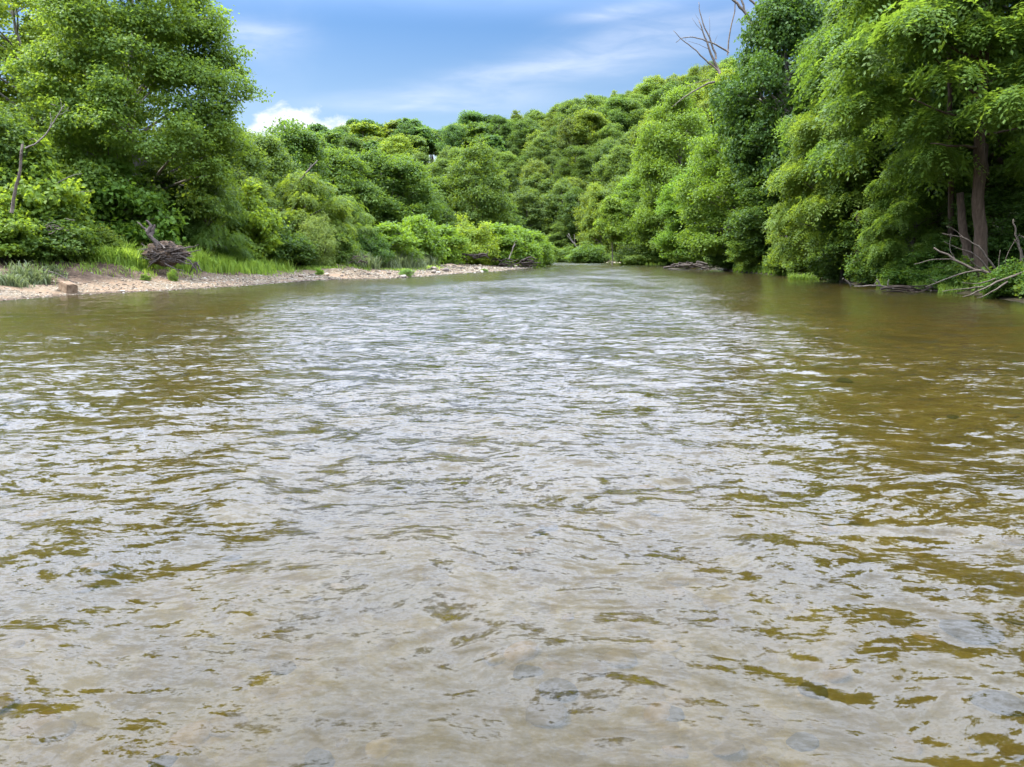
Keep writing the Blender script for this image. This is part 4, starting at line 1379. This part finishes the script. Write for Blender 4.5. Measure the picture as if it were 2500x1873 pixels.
def pebbles():
    """loose gravel of the bar: one joined layer of small faceted stones"""
    r = np.random.default_rng(9)
    ico_v = np.array([(0, 0, 1), (.894, 0, .447), (.276, .851, .447), (-.724, .526, .447), (-.724, -.526, .447), (.276, -.851, .447),
                      (.724, .526, -.447), (-.276, .851, -.447), (-.894, 0, -.447), (-.276, -.851, -.447), (.724, -.526, -.447), (0, 0, -1)])
    ico_f = np.array([(0, 1, 2), (0, 2, 3), (0, 3, 4), (0, 4, 5), (0, 5, 1), (1, 6, 2), (2, 7, 3), (3, 8, 4), (4, 9, 5), (5, 10, 1), (6, 7, 2), (7, 8, 3), (8, 9, 4), (9, 10, 5), (10, 6, 1)])
    # along the left shoreline
    L = np.array(LEFT[3:18])
    seg = np.hypot(*(L[1:] - L[:-1]).T)
    n = 52000
    k = r.choice(len(seg), n, p=seg / seg.sum())
    t = r.random(n)[:, None]
    base = L[k] * (1 - t) + L[k + 1] * t
    tan = unit(L[k + 1] - L[k])
    nor = np.column_stack([-tan[:, 1], tan[:, 0]])
    off = (r.uniform(-.5, 5.2, n) + r.normal(size=n) * .6) * np.where(base[:, 1] > 66, 1.7, 1)
    P = base + nor * off[:, None]
    z, sd, left = terrain(P)
    ok = left & (sd > -.6) & (sd < np.where(P[:, 1] > 66, 10, 5.6)) & (r.random(n) < np.clip(1.25 - sd / np.where(P[:, 1] > 66, 11, 6.0), .12, 1)) & (P[:, 1] < 128)
    P, z, sd = P[ok], z[ok], sd[ok]
    P, z = P[:12500], z[:12500]
    n = len(P)
    s = r.lognormal(-3.15, .45, n) * np.clip(P[:, 1] / 45, .8, 1.9)
    a = r.uniform(0, 6.283, n)
    q = ico_v[None] * (1 + .25 * r.normal(size=(n, 12, 1)) * .6)
    q = q * np.stack([s, s * r.uniform(.55, 1, n), s * r.uniform(.3, .65, n)], 1)[:, None, :]
    ca, sa = np.cos(a)[:, None], np.sin(a)[:, None]
    V = np.stack([q[..., 0] * ca - q[..., 1] * sa + P[:, :1], q[..., 0] * sa + q[..., 1] * ca + P[:, 1:2], q[..., 2] + (z + s * .12)[:, None]], -1)
    F = (ico_f[None] + (np.arange(n) * 12)[:, None, None]).reshape(-1, 3)
    m, g, out = new_mat('gravel stones')
    at = g.new('ShaderNodeAttribute', attribute_name='tint')
    c = g.ramp(at.outputs['Fac'], [(0, (.032, .024, .016)), (.2, (.082, .055, .030)), (.5, (.145, .110, .068)), (.8, (.20, .165, .112)), (1, (.29, .26, .205))])
    p = g.new('ShaderNodeBsdfPrincipled')
    g.put(p.inputs['Base Color'], c)
    p.inputs['Roughness'].default_value = .85
    g.l.new(p.outputs[0], out.inputs[0])
    o = link('gravel', raw_mesh('gravel', V.reshape(-1, 3), F, m, {'tint': np.repeat(r.random(n), 12)}))
    tag(o, 'loose pale gravel stones covering the bar along the left waterline', kind='stuff')


pebbles()


def bed_stones():
    """single stones on the river bed close to the camera, pieces of the ground"""
    r = np.random.default_rng(19)
    spots = []
    # those that show in the photo first
    for (px, py, w, tone) in [(935, 1790, 115, 1.5), (1360, 1640, 120, .45), (1290, 1600, 95, .42), (1640, 1680, 85, .5), (1960, 1730, 110, .45), (1500, 1825, 120, .5), (780, 1825, 110, .5),
                              (400, 1830, 90, .4), (1330, 1700, 130, .7), (2000, 1600, 120, .55), (2380, 1480, 190, .35), (2450, 1640, 150, .4), (560, 1300, 60, .5), (2060, 920, 60, .35), (2330, 1000, 50, .4)]:
        X, Y = wpt(px, py)
        spots.append((X * 1.18, Y * 1.18, w / FPX * math.hypot(Y, 2) * 1.0, tone * (.6 if tone < 1 else .8)))
    for i in range(280):
        Y = 2.2 + 13 * r.random() ** 1.6
        X = r.uniform(-.85, .85) * (Y + 1.2)
        spots.append((X, Y, r.uniform(.10, .26), r.uniform(.55, 1.25)))
    for X, Y, s, tone in spots:
        z = gz(X, Y)
        o = link('stone', STONES[r.integers(6)], ground, loc=(X, Y, z - s * .04), rot=(r.normal() * .15, r.normal() * .15, r.uniform(0, 6.28)), scale=(s, s * r.uniform(.7, 1), s * r.uniform(.45, .8)))
        w = r.uniform(-.08, .08)
        o.color = (tone * (1.12 + w), tone, tone * (.82 - w), 1)


bed_stones()


# ------------------------------------------------------------------ grass and ground cover (nobody could count them)
def blades(name, label, P, hgt, wid, mat, r, lean=.45, tint=None):
    """arching grass blades: three cross sections and a tip"""
    n = len(P)
    z = terrain(P)[0]
    B = np.column_stack([P, np.maximum(z, 0) - .03])
    a = r.uniform(0, 6.283, n)
    d = np.column_stack([np.cos(a), np.sin(a), np.zeros(n)])
    s = np.column_stack([-np.sin(a + r.normal(size=n) * .7), np.cos(a), np.zeros(n)])
    h = hgt * r.uniform(.55, 1.15, n) * (1 + .35 * np.clip(wob(P[:, 0], P[:, 1], 2.3), -1, 1))
    w = wid * r.uniform(.7, 1.3, n)
    ln = lean * r.uniform(.2, 1.3, n)
    V = []
    for t, ww in ((0, .7), (.4, 1.0), (.75, .75)):
        c = B + d * (h * ln * t * t)[:, None] + np.array([0, 0, 1.0]) * (h * t * (1 - .25 * ln * t))[:, None]
        V += [c - s * (w * ww / 2)[:, None], c + s * (w * ww / 2)[:, None]]
    V.append(B + d * (h * ln * 1.15)[:, None] + np.array([0, 0, 1.0]) * (h * (.93 - .38 * ln))[:, None])
    V = np.stack(V, 1)
    b = np.arange(n)[:, None] * 7
    F = np.concatenate([b + np.array([[0, 1, 3]]), b + np.array([[0, 3, 2]]), b + np.array([[2, 3, 5]]), b + np.array([[2, 5, 4]]), b + np.array([[4, 5, 6]])], 1).reshape(-1, 3)
    tt = np.repeat(r.random(n) if tint is None else tint, 7)
    o = link(name, raw_mesh(name, V.reshape(-1, 3), F, M[mat], {'tint': tt}))
    if name in ('waterside_grass', 'floating_grass', 'far_grass', 'right_bank_grass'):
        o.color = (.62, .66, .62, 1)      # darker and duller than the grass on the left bank
    tag(o, label, kind='stuff')
    return o


def clumpy(px0, px1, Y0, Y1, n, r, k=60, spread=.35):
    """points gathered in tussocks"""
    cy_ = r.uniform(Y0, Y1, k)
    cx_ = np.array([xcol(p, y_, 1.5) for p, y_ in zip(r.uniform(px0, px1, k), cy_)])
    i = r.integers(0, k, n)
    P = np.column_stack([cx_[i], cy_[i]]) + r.normal(size=(n, 2)) * spread
    return P


def tussocks(px0, px1, o0, o1, n, r, k=60, spread=.35):
    """tussock points between two offsets from the left shore"""
    p = r.uniform(px0, px1, k)
    Yk = np.array([LB(a, 0) for a in p]) + r.uniform(o0, o1, k)
    cx_ = np.array([xcol(a, b, 1.5) for a, b in zip(p, Yk)])
    i = r.integers(0, k, n)
    return np.column_stack([cx_[i], Yk[i]]) + r.normal(size=(n, 2)) * spread


r_ = np.random.default_rng(23)
Pg = np.concatenate([tussocks(215, 345, 7.6, 11.5, 3400, r_, 52), tussocks(375, 500, 7.8, 12, 3000, r_, 46), tussocks(170, 240, 8.5, 11, 500, r_, 10)])
blades('tall_grass', 'tall arching grass tussocks round the rootwad on the left bank', Pg, 1.45, .05, 'grass', r_, .7)
Pg = tussocks(470, 700, 8.5, 15, 7000, r_, 190, .45)
blades('bank_grass', 'bright low grass bank right of the rootwad', Pg, 1.05, .055, 'grass', r_, .5)
Pg = np.concatenate([tussocks(845, 905, 8.5, 11, 1100, r_, 18, .5), tussocks(930, 1010, 13, 16, 1200, r_, 20, .6), tussocks(1010, 1060, 16, 19, 600, r_, 10, .6)])
blades('silvery_grass', 'silvery green grass between the willow bush and lime shrubs', Pg, 1.7, .08, 'sage', r_, .6)
Pg = np.concatenate([tussocks(640, 900, 7.5, 10, 1800, r_, 90, .4), tussocks(880, 1080, 10, 16, 1300, r_, 70, .5), tussocks(20, 480, 5.6, 8.5, 900, r_, 80, .25)])
blades('short_grass', 'short grass at the edge of the gravel and dirt bank', Pg, .38, .04, 'grass', r_, .5)


def herb(px, off, spread, hgt, n, label):
    Y = LB(px, off)
    X = xcol(px, Y, .8)
    o = blades('pale_herb', label, np.array([[X, Y]]) + r_.normal(size=(n, 2)) * np.array([spread, spread * .7]), hgt, .055, 'sage', r_, .75)
    del o['kind']
    tag(o, label, 'plant', G2)


herb(74, 5.4, .55, .85, 420, 'grey green weedy plant on the dirt bank at the left')
herb(30, 5.0, .35, .6, 240, 'smaller grey green weed at the left frame edge on the dirt')
herb(128, 6.2, .30, .55, 200, 'small grey green weed between the stone block and the dark bush')


def waterside(px0, px1, py, Y, n, dY):
    Ys = r_.uniform(Y - dY, Y + dY, n)
    return np.column_stack([[xcol(p, y_, 0) for p, y_ in zip(r_.uniform(px0, px1, n), Ys)], Ys])


blades('waterside_grass', 'bright mat of grass at the right waterline', np.concatenate([waterside(a_, a_ + 12, 668, RB(a_, .4), 400, 1.6) for a_ in range(1790, 1935, 12)]), .55, .05, 'grass', r_, .5)
blades('floating_grass', 'thin grass standing in the water by the broken stems', waterside(1925, 2000, 680, 60.5, 900, 1.2), .55, .035, 'grass', r_, .4)
blades('far_grass', 'low grass mat at the far right waterline', waterside(1575, 1630, 643, 150, 700, 7), .7, .12, 'grass', r_, .5)
blades('right_bank_grass', 'grass on the shaded right bank behind the pale branch', np.concatenate([waterside(2140, 2230, 690, 46, 1600, 1.3), waterside(2230, 2300, 690, 42.5, 1200, 1.2), waterside(2290, 2400, 690, 40, 900, 1.2), waterside(2400, 2520, 690, 36, 900, 1.5)]), .6, .035, 'grass', r_, .5)


def cover(name, label, P, hmax, ln, wd, mat, r):
    n = len(P)
    z = terrain(P)[0]
    lump = .5 + .5 * np.clip(wob(P[:, 0], P[:, 1], 3.2), -1, 1)
    h = hmax * lump * r.random(n) ** .5
    Q = np.column_stack([P, np.maximum(z, 0) + h + .03])
    N = unit(np.array([0, -.25, .8]) + r.normal(size=(n, 3)) * .5)
    D = r.normal(size=(n, 3))
    k = r.uniform(.7, 1.3, n)
    o = link(name, leaf_mesh(name, Q, N, D, ln * k, wd * k, M[mat]))
    tag(o, label, kind='stuff')
    return o


def bank_points(chain, n, o0, o1, r):
    L = np.array(chain)
    seg = np.hypot(*(L[1:] - L[:-1]).T)
    k = r.choice(len(seg), n, p=seg / seg.sum())
    t = r.random(n)[:, None]
    tan = unit(L[k + 1] - L[k])
    nor = np.column_stack([-tan[:, 1], tan[:, 0]])
    return L[k] * (1 - t) + L[k + 1] * t + nor * (o0 + (o1 - o0) * r.random(n) ** 1.3)[:, None]


rc = RIGHT[9:17]
P = bank_points(rc, 42000, .25, 9, r_)
cover('undergrowth', 'leafy undergrowth covering the shaded right bank', P, 1.7, .20, .17, 'gen', r_)
P = bank_points(RIGHT[2:10], 14000, .5, 12, r_)
cover('far_undergrowth', 'green undergrowth along the far bank below the hill', P, 2.6, .55, .45, 'hill', r_)
P = bank_points(LEFT[3:17], 26000, 7.8, 17, r_)
cover('bank_undergrowth', 'low leafy plants between the bushes of the left bank', P, 1.0, .18, .15, 'gen', r_)
